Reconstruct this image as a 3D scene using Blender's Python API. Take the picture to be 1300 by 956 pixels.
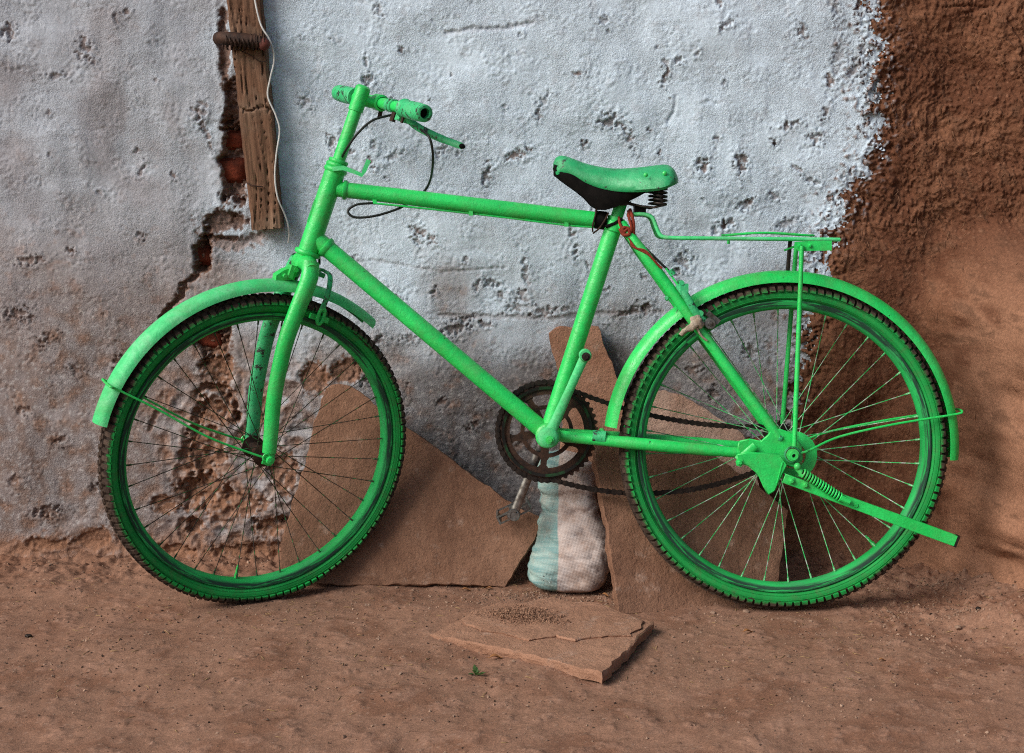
import bpy, bmesh, math, random
import numpy as np
from mathutils import Vector, Matrix, noise as mnoise
from mathutils.geometry import delaunay_2d_cdt

R = math.radians
for o in list(bpy.data.objects):
    bpy.data.objects.remove(o)
scene = bpy.context.scene
col = scene.collection

# ------------------------------------------------------------------ camera
CAM_D, CAM_H, CAM_P, FPX = 3.17, 1.04, R(10.0), 2060.0
cd = bpy.data.cameras.new("camera")
cd.sensor_fit = 'HORIZONTAL'
cd.sensor_width = 36.0
cd.lens = 36.0 * FPX / 1300.0
cd.clip_start = 0.05
cd.clip_end = 200.0
cam = bpy.data.objects.new("camera", cd)
cam.location = (0, -CAM_D, CAM_H)
cam.rotation_euler = (math.pi / 2 - CAM_P, 0, 0)
col.objects.link(cam)
scene.camera = cam

# ------------------------------------------------------------------ daylight
SUN_EL, SUN_AZ = R(36), R(57)       # azimuth measured from the wall's normal towards the left
world = bpy.data.worlds.new("World")
scene.world = world
world.use_nodes = True
wt = world.node_tree
bg = wt.nodes["Background"]
sky = wt.nodes.new("ShaderNodeTexSky")
sky.sky_type = 'NISHITA'
sky.sun_disc = False
sky.sun_elevation = SUN_EL
sky.sun_rotation = math.pi + SUN_AZ
sky.air_density = 1.0
sky.dust_density = 3.0
sky.ozone_density = 1.0
wt.links.new(sky.outputs[0], bg.inputs[0])
bg.inputs[1].default_value = 0.052
sd = bpy.data.lights.new("sun", 'SUN')
sd.energy = 1.5
sd.angle = R(32)
sd.color = (1.0, 0.97, 0.93)
sun = bpy.data.objects.new("sun", sd)
sun_dir = Vector((math.cos(SUN_EL) * math.sin(SUN_AZ), math.cos(SUN_EL) * math.cos(SUN_AZ), -math.sin(SUN_EL)))
sun.rotation_euler = sun_dir.to_track_quat('-Z', 'Y').to_euler()
sun.location = (-3, -4, 4)
col.objects.link(sun)

vs = scene.view_settings
vs.view_transform = 'Standard'
vs.look = 'None'
vs.exposure = 1.2
vs.gamma = 1.0
vs.use_curve_mapping = False

cy = scene.cycles
cy.use_adaptive_sampling = True
cy.adaptive_threshold = 0.012
cy.time_limit = 840
cy.max_bounces = 4
cy.diffuse_bounces = 3
cy.glossy_bounces = 2
cy.transmission_bounces = 0
cy.caustics_reflective = False
cy.caustics_refractive = False
cy.use_denoising = False
cy.filter_width = 1.1

# ------------------------------------------------------------------ measuring helpers
# positions were measured on the photograph and put on real planes (wall, ground, bicycle, slabs)
_fw = Vector((0, math.cos(CAM_P), -math.sin(CAM_P)))
_up = Vector((0, math.sin(CAM_P), math.cos(CAM_P)))
_o = Vector((0, -CAM_D, CAM_H))
LEAN = R(5.0)
_ey = Vector((0, math.cos(LEAN), -math.sin(LEAN)))
_ez = Vector((0, math.sin(LEAN), math.cos(LEAN)))
WALL_Y = 0.37

def ray(px, py):
    return _fw + Vector((1, 0, 0)) * ((px - 650) / FPX) - _up * ((py - 478) / FPX)

def on_plane(px, py, p0, n):
    r = ray(px, py); p0 = Vector(p0); n = Vector(n)
    return _o + r * ((p0 - _o).dot(n) / r.dot(n))

def W(px, py, Y=WALL_Y):
    return on_plane(px, py, (0, Y, 0), (0, 1, 0))

def G(px, py, z=0.0):
    return on_plane(px, py, (0, 0, z), (0, 0, 1))

def B(px, py, w=0.0):
    """bicycle-local point on the plane w metres behind the bicycle's middle plane"""
    q = on_plane(px, py, _ey * w, _ey)
    return Vector((q.x, w, q.dot(_ez)))

# ------------------------------------------------------------------ noise fields
class Noise:
    def __init__(self, seed, wl, n=1024):
        rng = np.random.default_rng(seed)
        w = rng.standard_normal((n, n))
        fr = np.fft.fftfreq(n)
        rr = np.sqrt(fr[:, None] ** 2 + fr[None, :] ** 2)
        rr[0, 0] = 1e-6
        g = np.exp(-0.5 * (np.log(rr * 6.5) / 0.42) ** 2)
        t = np.real(np.fft.ifft2(np.fft.fft2(w) * g))
        self.t = (t / t.std()).astype(np.float32)
        self.n = n
        self.wl = np.broadcast_to(np.asarray(wl, dtype=float), (2,))
    def __call__(self, x, z):
        n = self.n
        u = np.asarray(x) * (6.5 / self.wl[0]); v = np.asarray(z) * (6.5 / self.wl[1])
        u0 = np.floor(u); v0 = np.floor(v)
        fu = u - u0; fv = v - v0
        fu = fu * fu * (3 - 2 * fu); fv = fv * fv * (3 - 2 * fv)
        i = u0.astype(np.int64) % n; j = v0.astype(np.int64) % n
        i1 = (i + 1) % n; j1 = (j + 1) % n
        t = self.t
        return (t[i, j] * (1 - fu) + t[i1, j] * fu) * (1 - fv) + (t[i, j1] * (1 - fu) + t[i1, j1] * fu) * fv

def sstep(a, b, x):
    t = np.clip((x - a) / (b - a), 0, 1)
    return t * t * (3 - 2 * t)

def axis(lo, hi, step, out_lo, out_hi, n):
    d = np.arange(lo, hi + step * 0.5, step)
    def grow(a, b):
        k = np.linspace(0, 1, n + 1)[1:]
        return a + (b - a) * (k ** 2.6 * 0.985 + k * 0.015)
    left = grow(lo, out_lo)[::-1] if out_lo is not None else []
    right = grow(d[-1], out_hi) if out_hi is not None else []
    return np.concatenate([left, d, right])

# ------------------------------------------------------------------ object helpers
def tag(o, label=None, cat=None, group=None, kind=None):
    if label: o["label"] = label
    if cat: o["category"] = cat
    if group: o["group"] = group
    if kind: o["kind"] = kind
    return o

def empty(name, loc=(0, 0, 0)):
    o = bpy.data.objects.new(name, None)
    o.empty_display_size = 0.1
    o.location = loc
    col.objects.link(o)
    return o

def link(name, me, mat, parent=None):
    if mat is not None and len(me.materials) == 0:
        me.materials.append(mat)
    o = bpy.data.objects.new(name, me)
    col.objects.link(o)
    if parent is not None:
        o.parent = parent
    return o

def grid_mesh(name, P, tint=None, fmask=None):
    ni, nj = P.shape[:2]
    idx = np.arange(ni * nj).reshape(ni, nj)
    q = np.stack([idx[:-1, :-1], idx[1:, :-1], idx[1:, 1:], idx[:-1, 1:]], -1).reshape(-1, 4)
    if fmask is not None:
        q = q[fmask.reshape(-1)]
    used, inv = np.unique(q.reshape(-1), return_inverse=True)
    co = P.reshape(-1, 3)[used].astype(np.float32)
    me = bpy.data.meshes.new(name)
    nf = len(q)
    me.vertices.add(len(co)); me.loops.add(nf * 4); me.polygons.add(nf)
    me.vertices.foreach_set("co", co.reshape(-1))
    me.loops.foreach_set("vertex_index", inv.astype(np.int32).reshape(-1))
    me.polygons.foreach_set("loop_start", np.arange(0, nf * 4, 4, dtype=np.int32))
    me.polygons.foreach_set("use_smooth", np.ones(nf, dtype=bool))
    me.update(calc_edges=True)
    if tint is not None:
        a = me.color_attributes.new("tint", 'FLOAT_COLOR', 'POINT')
        c = np.ones((len(co), 4), dtype=np.float32)
        c[:, :3] = tint.reshape(-1, 3)[used]
        a.data.foreach_set("color", c.reshape(-1))
    me.validate()
    return me

class MB:
    """collects shapes and links them as one mesh object"""
    def __init__(self, M=None):
        self.v = []; self.f = []; self.M = M
    def add(self, vs_, fs):
        b = len(self.v)
        self.v += [Vector(p) for p in vs_]
        self.f += [tuple(i + b for i in f) for f in fs]
    def tube(self, pts, r, n=12, closed=False, cap=True, flat=None, up=None):
        pts = [Vector(p) for p in pts]; m = len(pts)
        rs = r if isinstance(r, (list, tuple)) else [r] * m
        tang = []
        for i in range(m):
            if closed: t = pts[(i + 1) % m] - pts[i - 1]
            else: t = pts[min(i + 1, m - 1)] - pts[max(i - 1, 0)]
            tang.append(t.normalized())
        if up is None:
            up = Vector((0, 1, 0)) if abs(tang[0].y) < 0.9 else Vector((0, 0, 1))
        nrm = (Vector(up) - tang[0] * Vector(up).dot(tang[0])).normalized()
        vs_, fs = [], []
        for i in range(m):
            nrm = (nrm - tang[i] * nrm.dot(tang[i])).normalized()
            bi = tang[i].cross(nrm)
            fa, fb = flat if flat else (1, 1)
            for k in range(n):
                a = 2 * math.pi * (k + 0.5) / n
                vs_.append(pts[i] + nrm * (math.cos(a) * rs[i] * fa) + bi * (math.sin(a) * rs[i] * fb))
        rng = m if closed else m - 1
        for i in range(rng):
            j = (i + 1) % m
            for k in range(n):
                k2 = (k + 1) % n
                fs.append((i * n + k, i * n + k2, j * n + k2, j * n + k))
        if cap and not closed:
            fs.append(tuple(range(n))[::-1]); fs.append(tuple((m - 1) * n + k for k in range(n)))
        self.add(vs_, fs); return self
    def cyl(self, a, b, r, n=14, r2=None):
        return self.tube([a, b], [r, r if r2 is None else r2], n)
    def lathe(self, prof, o, ax, n=32, close=False):
        o = Vector(o); ax = Vector(ax).normalized()
        u = ax.orthogonal().normalized(); w = ax.cross(u)
        vs_, fs = [], []; m = len(prof)
        for k in range(n):
            a = 2 * math.pi * k / n
            d = u * math.cos(a) + w * math.sin(a)
            for (r, h) in prof:
                vs_.append(o + d * r + ax * h)
        for k in range(n):
            k2 = (k + 1) % n
            for i in range(m if close else m - 1):
                i2 = (i + 1) % m
                fs.append((k * m + i, k * m + i2, k2 * m + i2, k2 * m + i))
        self.add(vs_, fs); return self
    def prism(self, poly, off):
        poly = [Vector(p) for p in poly]; off = Vector(off); n = len(poly)
        fs = [tuple(range(n))[::-1], tuple(range(n, 2 * n))]
        for i in range(n):
            j = (i + 1) % n
            fs.append((i, j, n + j, n + i))
        self.add(poly + [p + off for p in poly], fs); return self
    def box(self, c, s, rot=None):
        c = Vector(c)
        vs_ = []
        for x in (-1, 1):
            for y in (-1, 1):
                for z in (-1, 1):
                    p = Vector((x * s[0] / 2, y * s[1] / 2, z * s[2] / 2))
                    if rot is not None: p = rot @ p
                    vs_.append(c + p)
        self.add(vs_, [(0, 1, 3, 2), (4, 6, 7, 5), (0, 4, 5, 1), (2, 3, 7, 6), (0, 2, 6, 4), (1, 5, 7, 3)]); return self
    def ball(self, c, r, sq=(1, 1, 1), n=10):
        vs_, fs = [], []
        c = Vector(c); rows = n // 2
        for i in range(rows + 1):
            t = math.pi * i / rows
            for k in range(n):
                a = 2 * math.pi * k / n
                vs_.append(c + Vector((r * sq[0] * math.sin(t) * math.cos(a), r * sq[1] * math.sin(t) * math.sin(a), r * sq[2] * math.cos(t))))
        for i in range(rows):
            for k in range(n):
                k2 = (k + 1) % n
                fs.append((i * n + k, (i + 1) * n + k, (i + 1) * n + k2, i * n + k2))
        self.add(vs_, fs); return self
    def mesh(self, name, sharp=42, fix=True):
        me = bpy.data.meshes.new(name)
        vs_ = [self.M @ p for p in self.v] if self.M is not None else self.v
        me.from_pydata([tuple(p) for p in vs_], [], self.f)
        if fix:
            bm = bmesh.new(); bm.from_mesh(me)
            bmesh.ops.remove_doubles(bm, verts=bm.verts, dist=1e-6)
            bmesh.ops.recalc_face_normals(bm, faces=bm.faces)
            bm.to_mesh(me); bm.free()
        me.polygons.foreach_set("use_smooth", np.ones(len(me.polygons), dtype=bool))
        if sharp: me.set_sharp_from_angle(angle=R(sharp))
        me.update()
        return me
    def build(self, name, mat, parent=None, sharp=42, label=None, kind=None, bevel=0):
        me = self.mesh(name, sharp)
        if bevel:
            bm = bmesh.new(); bm.from_mesh(me)
            ed = [e for e in bm.edges if len(e.link_faces) == 2 and e.calc_face_angle() > R(35)]
            bmesh.ops.bevel(bm, geom=ed, offset=bevel, segments=2, affect='EDGES', clamp_overlap=True)
            bm.to_mesh(me); bm.free()
            me.polygons.foreach_set("use_smooth", np.ones(len(me.polygons), dtype=bool))
        o = link(name, me, mat, parent)
        if label: o["label"] = label
        if kind: o["kind"] = kind
        return o

def spline(pts, k=8):
    P = [Vector(p) for p in pts]
    P = [P[0] * 2 - P[1]] + P + [P[-1] * 2 - P[-2]]
    out = []
    for i in range(1, len(P) - 2):
        for s in range(k):
            t = s / k
            a, b, c, d = P[i - 1], P[i], P[i + 1], P[i + 2]
            out.append(0.5 * ((2 * b) + (c - a) * t + (2 * a - 5 * b + 4 * c - d) * t * t + (3 * b - a - 3 * c + d) * t ** 3))
    out.append(P[-2])
    return out

# ------------------------------------------------------------------ materials
class NT:
    def __init__(self, name):
        self.m = bpy.data.materials.new(name)
        self.m.use_nodes = True
        self.t = self.m.node_tree
        self.b = self.t.nodes["Principled BSDF"]
    def n(self, typ, **kw):
        x = self.t.nodes.new(typ)
        for k, v in kw.items(): setattr(x, k, v)
        return x
    def l(self, a, b): self.t.links.new(a, b)
    def coord(self, which="Object"):
        return self.n("ShaderNodeTexCoord").outputs[which]
    def noise(self, vec, scale, detail=4, rough=0.55, dist=0.0):
        x = self.n("ShaderNodeTexNoise")
        x.inputs["Scale"].default_value = scale; x.inputs["Detail"].default_value = detail
        x.inputs["Roughness"].default_value = rough; x.inputs["Distortion"].default_value = dist
        if vec is not None: self.l(vec, x.inputs["Vector"])
        return x.outputs["Fac"]
    def ramp(self, fac, a, b, ca=(0, 0, 0, 1), cb=(1, 1, 1, 1)):
        x = self.n("ShaderNodeValToRGB")
        x.color_ramp.elements[0].position = a; x.color_ramp.elements[1].position = b
        x.color_ramp.elements[0].color = ca; x.color_ramp.elements[1].color = cb
        self.l(fac, x.inputs[0])
        return x.outputs[0]
    def mix(self, fac, a, b, mode='MIX'):
        x = self.n("ShaderNodeMix", data_type='RGBA', blend_type=mode)
        for sock, v in ((x.inputs[0], fac), (x.inputs[6], a), (x.inputs[7], b)):
            if isinstance(v, (int, float)): sock.default_value = v
            elif isinstance(v, tuple): sock.default_value = (v[0], v[1], v[2], 1)
            else: self.l(v, sock)
        return x.outputs[2]
    def math(self, op, a, b=None):
        x = self.n("ShaderNodeMath", operation=op)
        for i, v in enumerate((a, b)):
            if v is None: continue
            if isinstance(v, (int, float)): x.inputs[i].default_value = v
            else: self.l(v, x.inputs[i])
        return x.outputs[0]
    def scale_vec(self, vec, s):
        x = self.n("ShaderNodeMapping"); x.inputs["Scale"].default_value = s
        self.l(vec, x.inputs["Vector"]); return x.outputs[0]
    def bump(self, h, strength=0.4, dist=0.002, prev=None):
        x = self.n("ShaderNodeBump")
        x.inputs["Strength"].default_value = strength; x.inputs["Distance"].default_value = dist
        self.l(h, x.inputs["Height"])
        if prev is not None: self.l(prev, x.inputs["Normal"])
        return x.outputs[0]
    def done(self, color, rough=0.9, normal=None, metal=0.0, spec=0.3):
        for sock, v in ((self.b.inputs["Base Color"], color), (self.b.inputs["Roughness"], rough), (self.b.inputs["Metallic"], metal)):
            if isinstance(v, (int, float)): sock.default_value = v
            elif isinstance(v, tuple): sock.default_value = (v[0], v[1], v[2], 1)
            else: self.l(v, sock)
        self.b.inputs["Specular IOR Level"].default_value = spec
        if normal is not None: self.l(normal, self.b.inputs["Normal"])
        return self.m

MAT = {}

def m_tinted(name, fine, bstr, bdist, rough=0.95, lo=0.78, hi=1.16, even=0.5):
    k = NT(name); v = k.coord()
    at = k.n("ShaderNodeAttribute", attribute_name="tint").outputs["Color"]
    n1 = k.noise(v, fine, 3, 0.7); n2 = k.noise(v, fine / 7, 3, 0.65)
    c = k.mix(1.0, at, k.ramp(n1, 0.3, 0.72, (lo, lo, lo, 1), (hi, hi, hi, 1)), 'MULTIPLY')
    c = k.mix(1.0, c, k.ramp(n2, 0.3, 0.7, (0.88, 0.87, 0.86, 1), (1.08, 1.08, 1.08, 1)), 'MULTIPLY')
    h = k.noise(v, fine * 1.15, 3, 0.8)
    nrm = k.bump(h, bstr, bdist)
    st = k.ramp(k.noise(v, 7, 3, 0.6), 0.36, 0.62, (bstr * even,) * 3 + (1,), (bstr,) * 3 + (1,))
    k.l(st, nrm.node.inputs["Strength"])
    return k.done(c, rough, nrm, spec=0.12)

MAT['plaster'] = m_tinted("plaster", 230, 1.0, 0.0054, lo=0.82, hi=1.11, even=0.30)
MAT['mud'] = m_tinted("mud", 190, 0.8, 0.0040, lo=0.70, hi=1.24, even=0.5)
MAT['earth'] = m_tinted("earth", 230, 0.7, 0.0026, lo=0.70, hi=1.22, even=0.6)

def m_paint(name, c0, c1, worn=0.0, dark=0.66, rough=0.42, dust=0.0, scuff=(0.018, 0.02, 0.017), rust=0.68):
    k = NT(name); v = k.coord()
    big = k.noise(v, 7, 5, 0.65, 0.4)
    c = k.mix(k.ramp(big, 0.34, 0.66), c0, c1)
    brush = k.noise(k.scale_vec(v, (1, 1, 1)), 38, 5, 0.7, 1.2)
    c = k.mix(k.math('MULTIPLY', k.ramp(brush, 0.45, 0.7), 0.40), c, (c0[0] * 0.6, c0[1] * 0.62, c0[2] * 0.6))
    fine = k.noise(v, 210, 4, 0.7)
    c = k.mix(k.math('MULTIPLY', k.ramp(fine, 0.48, 0.75), 0.30), c, (c0[0] * 0.5, c0[1] * 0.40, c0[2] * 0.5))
    if worn > 0:
        st = k.noise(v, 26, 6, 0.75, 0.6)
        c = k.mix(k.math('MULTIPLY', k.ramp(st, 0.5, 0.66), worn), c, (0.26, 0.58, 0.36))
    if dust > 0:
        dn = k.noise(v, 15, 7, 0.75)
        c = k.mix(k.math('MULTIPLY', k.ramp(dn, 0.47, 0.70), dust), c, (0.17, 0.13, 0.085))
    ru = k.noise(v, 33, 7, 0.78)
    c = k.mix(k.math('MULTIPLY', k.ramp(ru, rust, rust + 0.05), 0.85), c, (0.085, 0.042, 0.024))
    ch = k.noise(v, 62, 6, 0.75)
    chip = k.ramp(ch, dark, dark + 0.03)
    c = k.mix(chip, c, scuff)
    h = k.math('ADD', k.noise(v, 230, 3, 0.7), k.math('MULTIPLY', brush, 2.2))
    rr = k.ramp(brush, 0.3, 0.7, (rough - 0.10,) * 3 + (1,), (rough + 0.20,) * 3 + (1,))
    return k.done(c, rr, k.bump(h, 0.34, 0.0017), spec=0.50)

GA, GB = (0.008, 0.50, 0.080), (0.028, 0.68, 0.135)
MAT['green'] = m_paint("green_paint", GA, GB, dark=0.655, dust=0.30, rust=0.645, rough=0.34)
MAT['green_worn'] = m_paint("worn_green_paint", (0.02, 0.50, 0.13), (0.07, 0.62, 0.22), worn=0.40, dark=0.665, rough=0.55, dust=0.28)
MAT['green_chip'] = m_paint("chipped_green_paint", (0.012, 0.40, 0.12), (0.04, 0.50, 0.19), worn=0.2, dark=0.55, rough=0.45, dust=0.15)
MAT['saddle_top'] = m_paint("saddle_paint", (0.006, 0.25, 0.075), (0.018, 0.38, 0.13), worn=0.14, dark=0.615, rough=0.45)

def m_simple(name, c0, c1, scale=40, rough=0.6, metal=0.0, bs=0.3, bd=0.001, spec=0.3, lo=0.35, hi=0.65):
    k = NT(name); v = k.coord()
    n = k.noise(v, scale, 6, 0.65)
    c = k.mix(k.ramp(n, lo, hi), c0, c1)
    h = k.noise(v, scale * 4, 5, 0.65)
    return k.done(c, rough, k.bump(h, bs, bd), metal, spec)

MAT['black'] = m_simple("black_leather", (0.0025, 0.0025, 0.0025), (0.007, 0.006, 0.0055), 60, 0.7, spec=0.08)
MAT['rubber'] = m_simple("cable_rubber", (0.005, 0.006, 0.005), (0.012, 0.018, 0.013), 60, 0.5)
MAT['rust'] = m_simple("rusty_steel", (0.014, 0.008, 0.006), (0.060, 0.028, 0.017), 55, 0.7, 0.25, 0.5, 0.001)
MAT['oily'] = m_simple("oily_chain_steel", (0.006, 0.005, 0.0045), (0.032, 0.022, 0.017), 70, 0.5, 0.4)
MAT['chrome'] = m_simple("tarnished_chrome", (0.30, 0.30, 0.29), (0.12, 0.11, 0.10), 90, 0.32, 0.85, 0.2, 0.0006, 0.5)
MAT['steel'] = m_simple("dull_steel", (0.22, 0.23, 0.22), (0.08, 0.065, 0.05), 80, 0.4, 0.7)
MAT['spoke_rust'] = m_simple("rusty_spoke", (0.03, 0.02, 0.015), (0.02, 0.15, 0.04), 14, 0.6, 0.2, lo=0.5, hi=0.6)
MAT['spoke_green'] = m_simple("painted_spoke", (0.03, 0.40, 0.10), (0.40, 0.46, 0.40), 13, 0.5, 0.1, lo=0.47, hi=0.57)
MAT['red_cord'] = m_simple("red_cord_fibre", (0.13, 0.016, 0.010), (0.27, 0.045, 0.022), 120, 0.9, bs=0.8, bd=0.002)
MAT['rag'] = m_simple("grubby_cloth", (0.42, 0.36, 0.28), (0.22, 0.17, 0.12), 60, 0.95, bs=0.7, bd=0.003)
MAT['brick'] = m_simple("red_brick", (0.17, 0.036, 0.018), (0.075, 0.022, 0.014), 35, 0.95, bs=0.9, bd=0.004, spec=0.1)
MAT['white_wire'] = m_simple("white_insulation", (0.62, 0.62, 0.60), (0.45, 0.44, 0.42), 40, 0.5)
MAT['leaf'] = m_simple("dry_leaf", (0.30, 0.13, 0.045), (0.18, 0.08, 0.035), 60, 0.85)
MAT['straw'] = m_simple("straw", (0.36, 0.24, 0.11), (0.24, 0.15, 0.075), 30, 0.85)
MAT['weed'] = m_simple("weed_leaf", (0.035, 0.085, 0.02), (0.06, 0.12, 0.03), 50, 0.7)
MAT['clod'] = m_simple("loose_soil", (0.20, 0.105, 0.066), (0.32, 0.185, 0.12), 80, 0.97, bs=0.8, bd=0.002, spec=0.1)
MAT['pebble'] = m_simple("pebble", (0.14, 0.085, 0.06), (0.36, 0.24, 0.17), 7, 0.95, bs=0.5, bd=0.002, spec=0.1)

def m_stone(name, c0, c1, c2):
    k = NT(name); v = k.coord()
    n = k.noise(v, 6, 6, 0.62, 0.5)
    c = k.mix(k.ramp(n, 0.32, 0.68), c0, c1)
    f = k.noise(v, 60, 7, 0.7)
    c = k.mix(k.math('MULTIPLY', k.ramp(f, 0.52, 0.74), 0.55), c, c2)
    sp = k.noise(v, 150, 3, 0.6)
    c = k.mix(k.math('MULTIPLY', k.ramp(sp, 0.62, 0.72), 0.6), c, (c0[0] * 0.4, c0[1] * 0.4, c0[2] * 0.4))
    pal = k.noise(v, 21, 5, 0.7)
    c = k.mix(k.math('MULTIPLY', k.ramp(pal, 0.58, 0.72), 0.5), c, (0.40, 0.29, 0.23))
    st_ = k.noise(k.scale_vec(v, (1, 1, 0.25)), 14, 5, 0.7, 0.8)
    c = k.mix(k.math('MULTIPLY', k.ramp(st_, 0.52, 0.68), 0.45), c, c2)
    h = k.math('ADD', k.noise(v, 25, 6, 0.65), k.math('MULTIPLY', k.noise(v, 190, 5, 0.7), 0.35))
    return k.done(c, 0.92, k.bump(h, 0.9, 0.009), spec=0.12)

MAT['stone'] = m_stone("sandstone", (0.165, 0.084, 0.052), (0.26, 0.143, 0.092), (0.10, 0.05, 0.032))
MAT['stone_pale'] = m_stone("pale_sandstone", (0.28, 0.135, 0.082), (0.38, 0.21, 0.14), (0.16, 0.078, 0.048))
MAT['stone_pink'] = m_stone("pinkish_sandstone", (0.36, 0.21, 0.15), (0.50, 0.36, 0.29), (0.24, 0.13, 0.085))
MAT['stone_flat'] = m_stone("dusty_sandstone", (0.27, 0.142, 0.09), (0.35, 0.195, 0.128), (0.20, 0.105, 0.067))

def polar(k, v):
    sx = k.n("ShaderNodeSeparateXYZ"); k.l(v, sx.inputs[0])
    r = k.math('SQRT', k.math('ADD', k.math('MULTIPLY', sx.outputs[0], sx.outputs[0]), k.math('MULTIPLY', sx.outputs[2], sx.outputs[2])))
    a = k.math('ARCTAN2', sx.outputs[2], sx.outputs[0])
    cb = k.n("ShaderNodeCombineXYZ")
    k.l(k.math('MULTIPLY', a, 0.3), cb.inputs[0]); k.l(sx.outputs[1], cb.inputs[1]); k.l(r, cb.inputs[2])
    return r, cb.outputs[0]

def m_rim():
    k = NT("rim_paint"); v = k.coord()
    r, pv = polar(k, v)
    c = k.mix(k.ramp(k.noise(v, 8, 3), 0.3, 0.7), (0.008, 0.29, 0.055), (0.025, 0.45, 0.11))
    fade = k.noise(k.scale_vec(pv, (14, 60, 120)), 1.0, 5, 0.65)
    c = k.mix(k.math('MULTIPLY', k.ramp(fade, 0.5, 0.62), 0.45), c, (0.05, 0.16, 0.09))
    sc_ = k.noise(k.scale_vec(pv, (9, 60, 150)), 1.0, 6, 0.7)
    band = k.ramp(r, 0.2850, 0.2870)
    m = k.math('MULTIPLY', k.ramp(sc_, 0.42, 0.50), band)
    c = k.mix(k.math('MULTIPLY', m, 0.9), c, (0.014, 0.017, 0.024))
    return k.done(c, 0.62, k.bump(fade, 0.15, 0.001), spec=0.22)

def m_tyre():
    k = NT("painted_tyre"); v = k.coord()
    sx = k.n("ShaderNodeSeparateXYZ"); k.l(v, sx.inputs[0])
    r = k.math('SQRT', k.math('ADD', k.math('MULTIPLY', sx.outputs[0], sx.outputs[0]), k.math('MULTIPLY', sx.outputs[2], sx.outputs[2])))
    nz = k.noise(v, 85, 5, 0.7); nb = k.noise(v, 13, 3, 0.5)
    e = k.math('ADD', r, k.math('ADD', k.math('MULTIPLY', k.math('SUBTRACT', nz, 0.5), 0.022), k.math('MULTIPLY', k.math('SUBTRACT', nb, 0.5), 0.03)))
    mr = k.n("ShaderNodeMapRange"); mr.inputs[1].default_value = 0.3205; mr.inputs[2].default_value = 0.3220
    k.l(e, mr.inputs[0])
    g = k.mix(k.ramp(k.noise(v, 10, 4), 0.3, 0.7), (0.005, 0.19, 0.034), (0.014, 0.34, 0.068))
    g = k.mix(k.math('MULTIPLY', k.ramp(k.noise(v, 45, 6, 0.7), 0.5, 0.7), 0.45), g, (0.09, 0.075, 0.05))
    br = k.mix(k.ramp(nz, 0.35, 0.65), (0.016, 0.011, 0.009), (0.06, 0.04, 0.03))
    c = k.mix(mr.outputs[0], g, br)
    return k.done(c, 0.72, k.bump(k.noise(v, 160, 4, 0.6), 0.35, 0.0012), spec=0.25)
MAT['tyre'] = m_tyre()
MAT['green_rim'] = m_rim()
def m_tread():
    k = NT("dusty_tread"); v = k.coord()
    r, pv = polar(k, v)
    n = k.noise(v, 45, 6, 0.7); nb = k.noise(v, 9, 3, 0.6); nf = k.noise(v, 120, 3, 0.7)
    c = k.mix(k.ramp(n, 0.35, 0.68), (0.018, 0.012, 0.010), (0.088, 0.060, 0.044))
    e = k.math('ADD', r, k.math('ADD', k.math('MULTIPLY', k.math('SUBTRACT', nf, 0.5), 0.016), k.math('MULTIPLY', k.math('SUBTRACT', nb, 0.5), 0.03)))
    g = k.ramp(e, 0.3190, 0.3215, (1, 1, 1, 1), (0, 0, 0, 1))
    c = k.mix(g, c, (0.012, 0.30, 0.06))
    return k.done(c, 0.9, k.bump(nf, 0.5, 0.002), spec=0.15)
MAT['tread'] = m_tread()

def m_wood():
    k = NT("weathered_wood"); v = k.coord()
    g = k.scale_vec(v, (1, 1, 0.07))
    n = k.noise(g, 95, 6, 0.7, 0.4); n2 = k.noise(g, 22, 4, 0.6, 0.8)
    c = k.mix(k.ramp(n2, 0.3, 0.72), (0.095, 0.046, 0.027), (0.235, 0.130, 0.080))
    c = k.mix(k.math('MULTIPLY', k.ramp(n, 0.44, 0.66), 0.8), c, (0.045, 0.023, 0.014))
    pale = k.noise(v, 9, 4, 0.6)
    c = k.mix(k.math('MULTIPLY', k.ramp(pale, 0.5, 0.7), 0.35), c, (0.34, 0.26, 0.19))
    return k.done(c, 0.9, k.bump(n, 0.8, 0.003), spec=0.15)
MAT['wood'] = m_wood()

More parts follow.
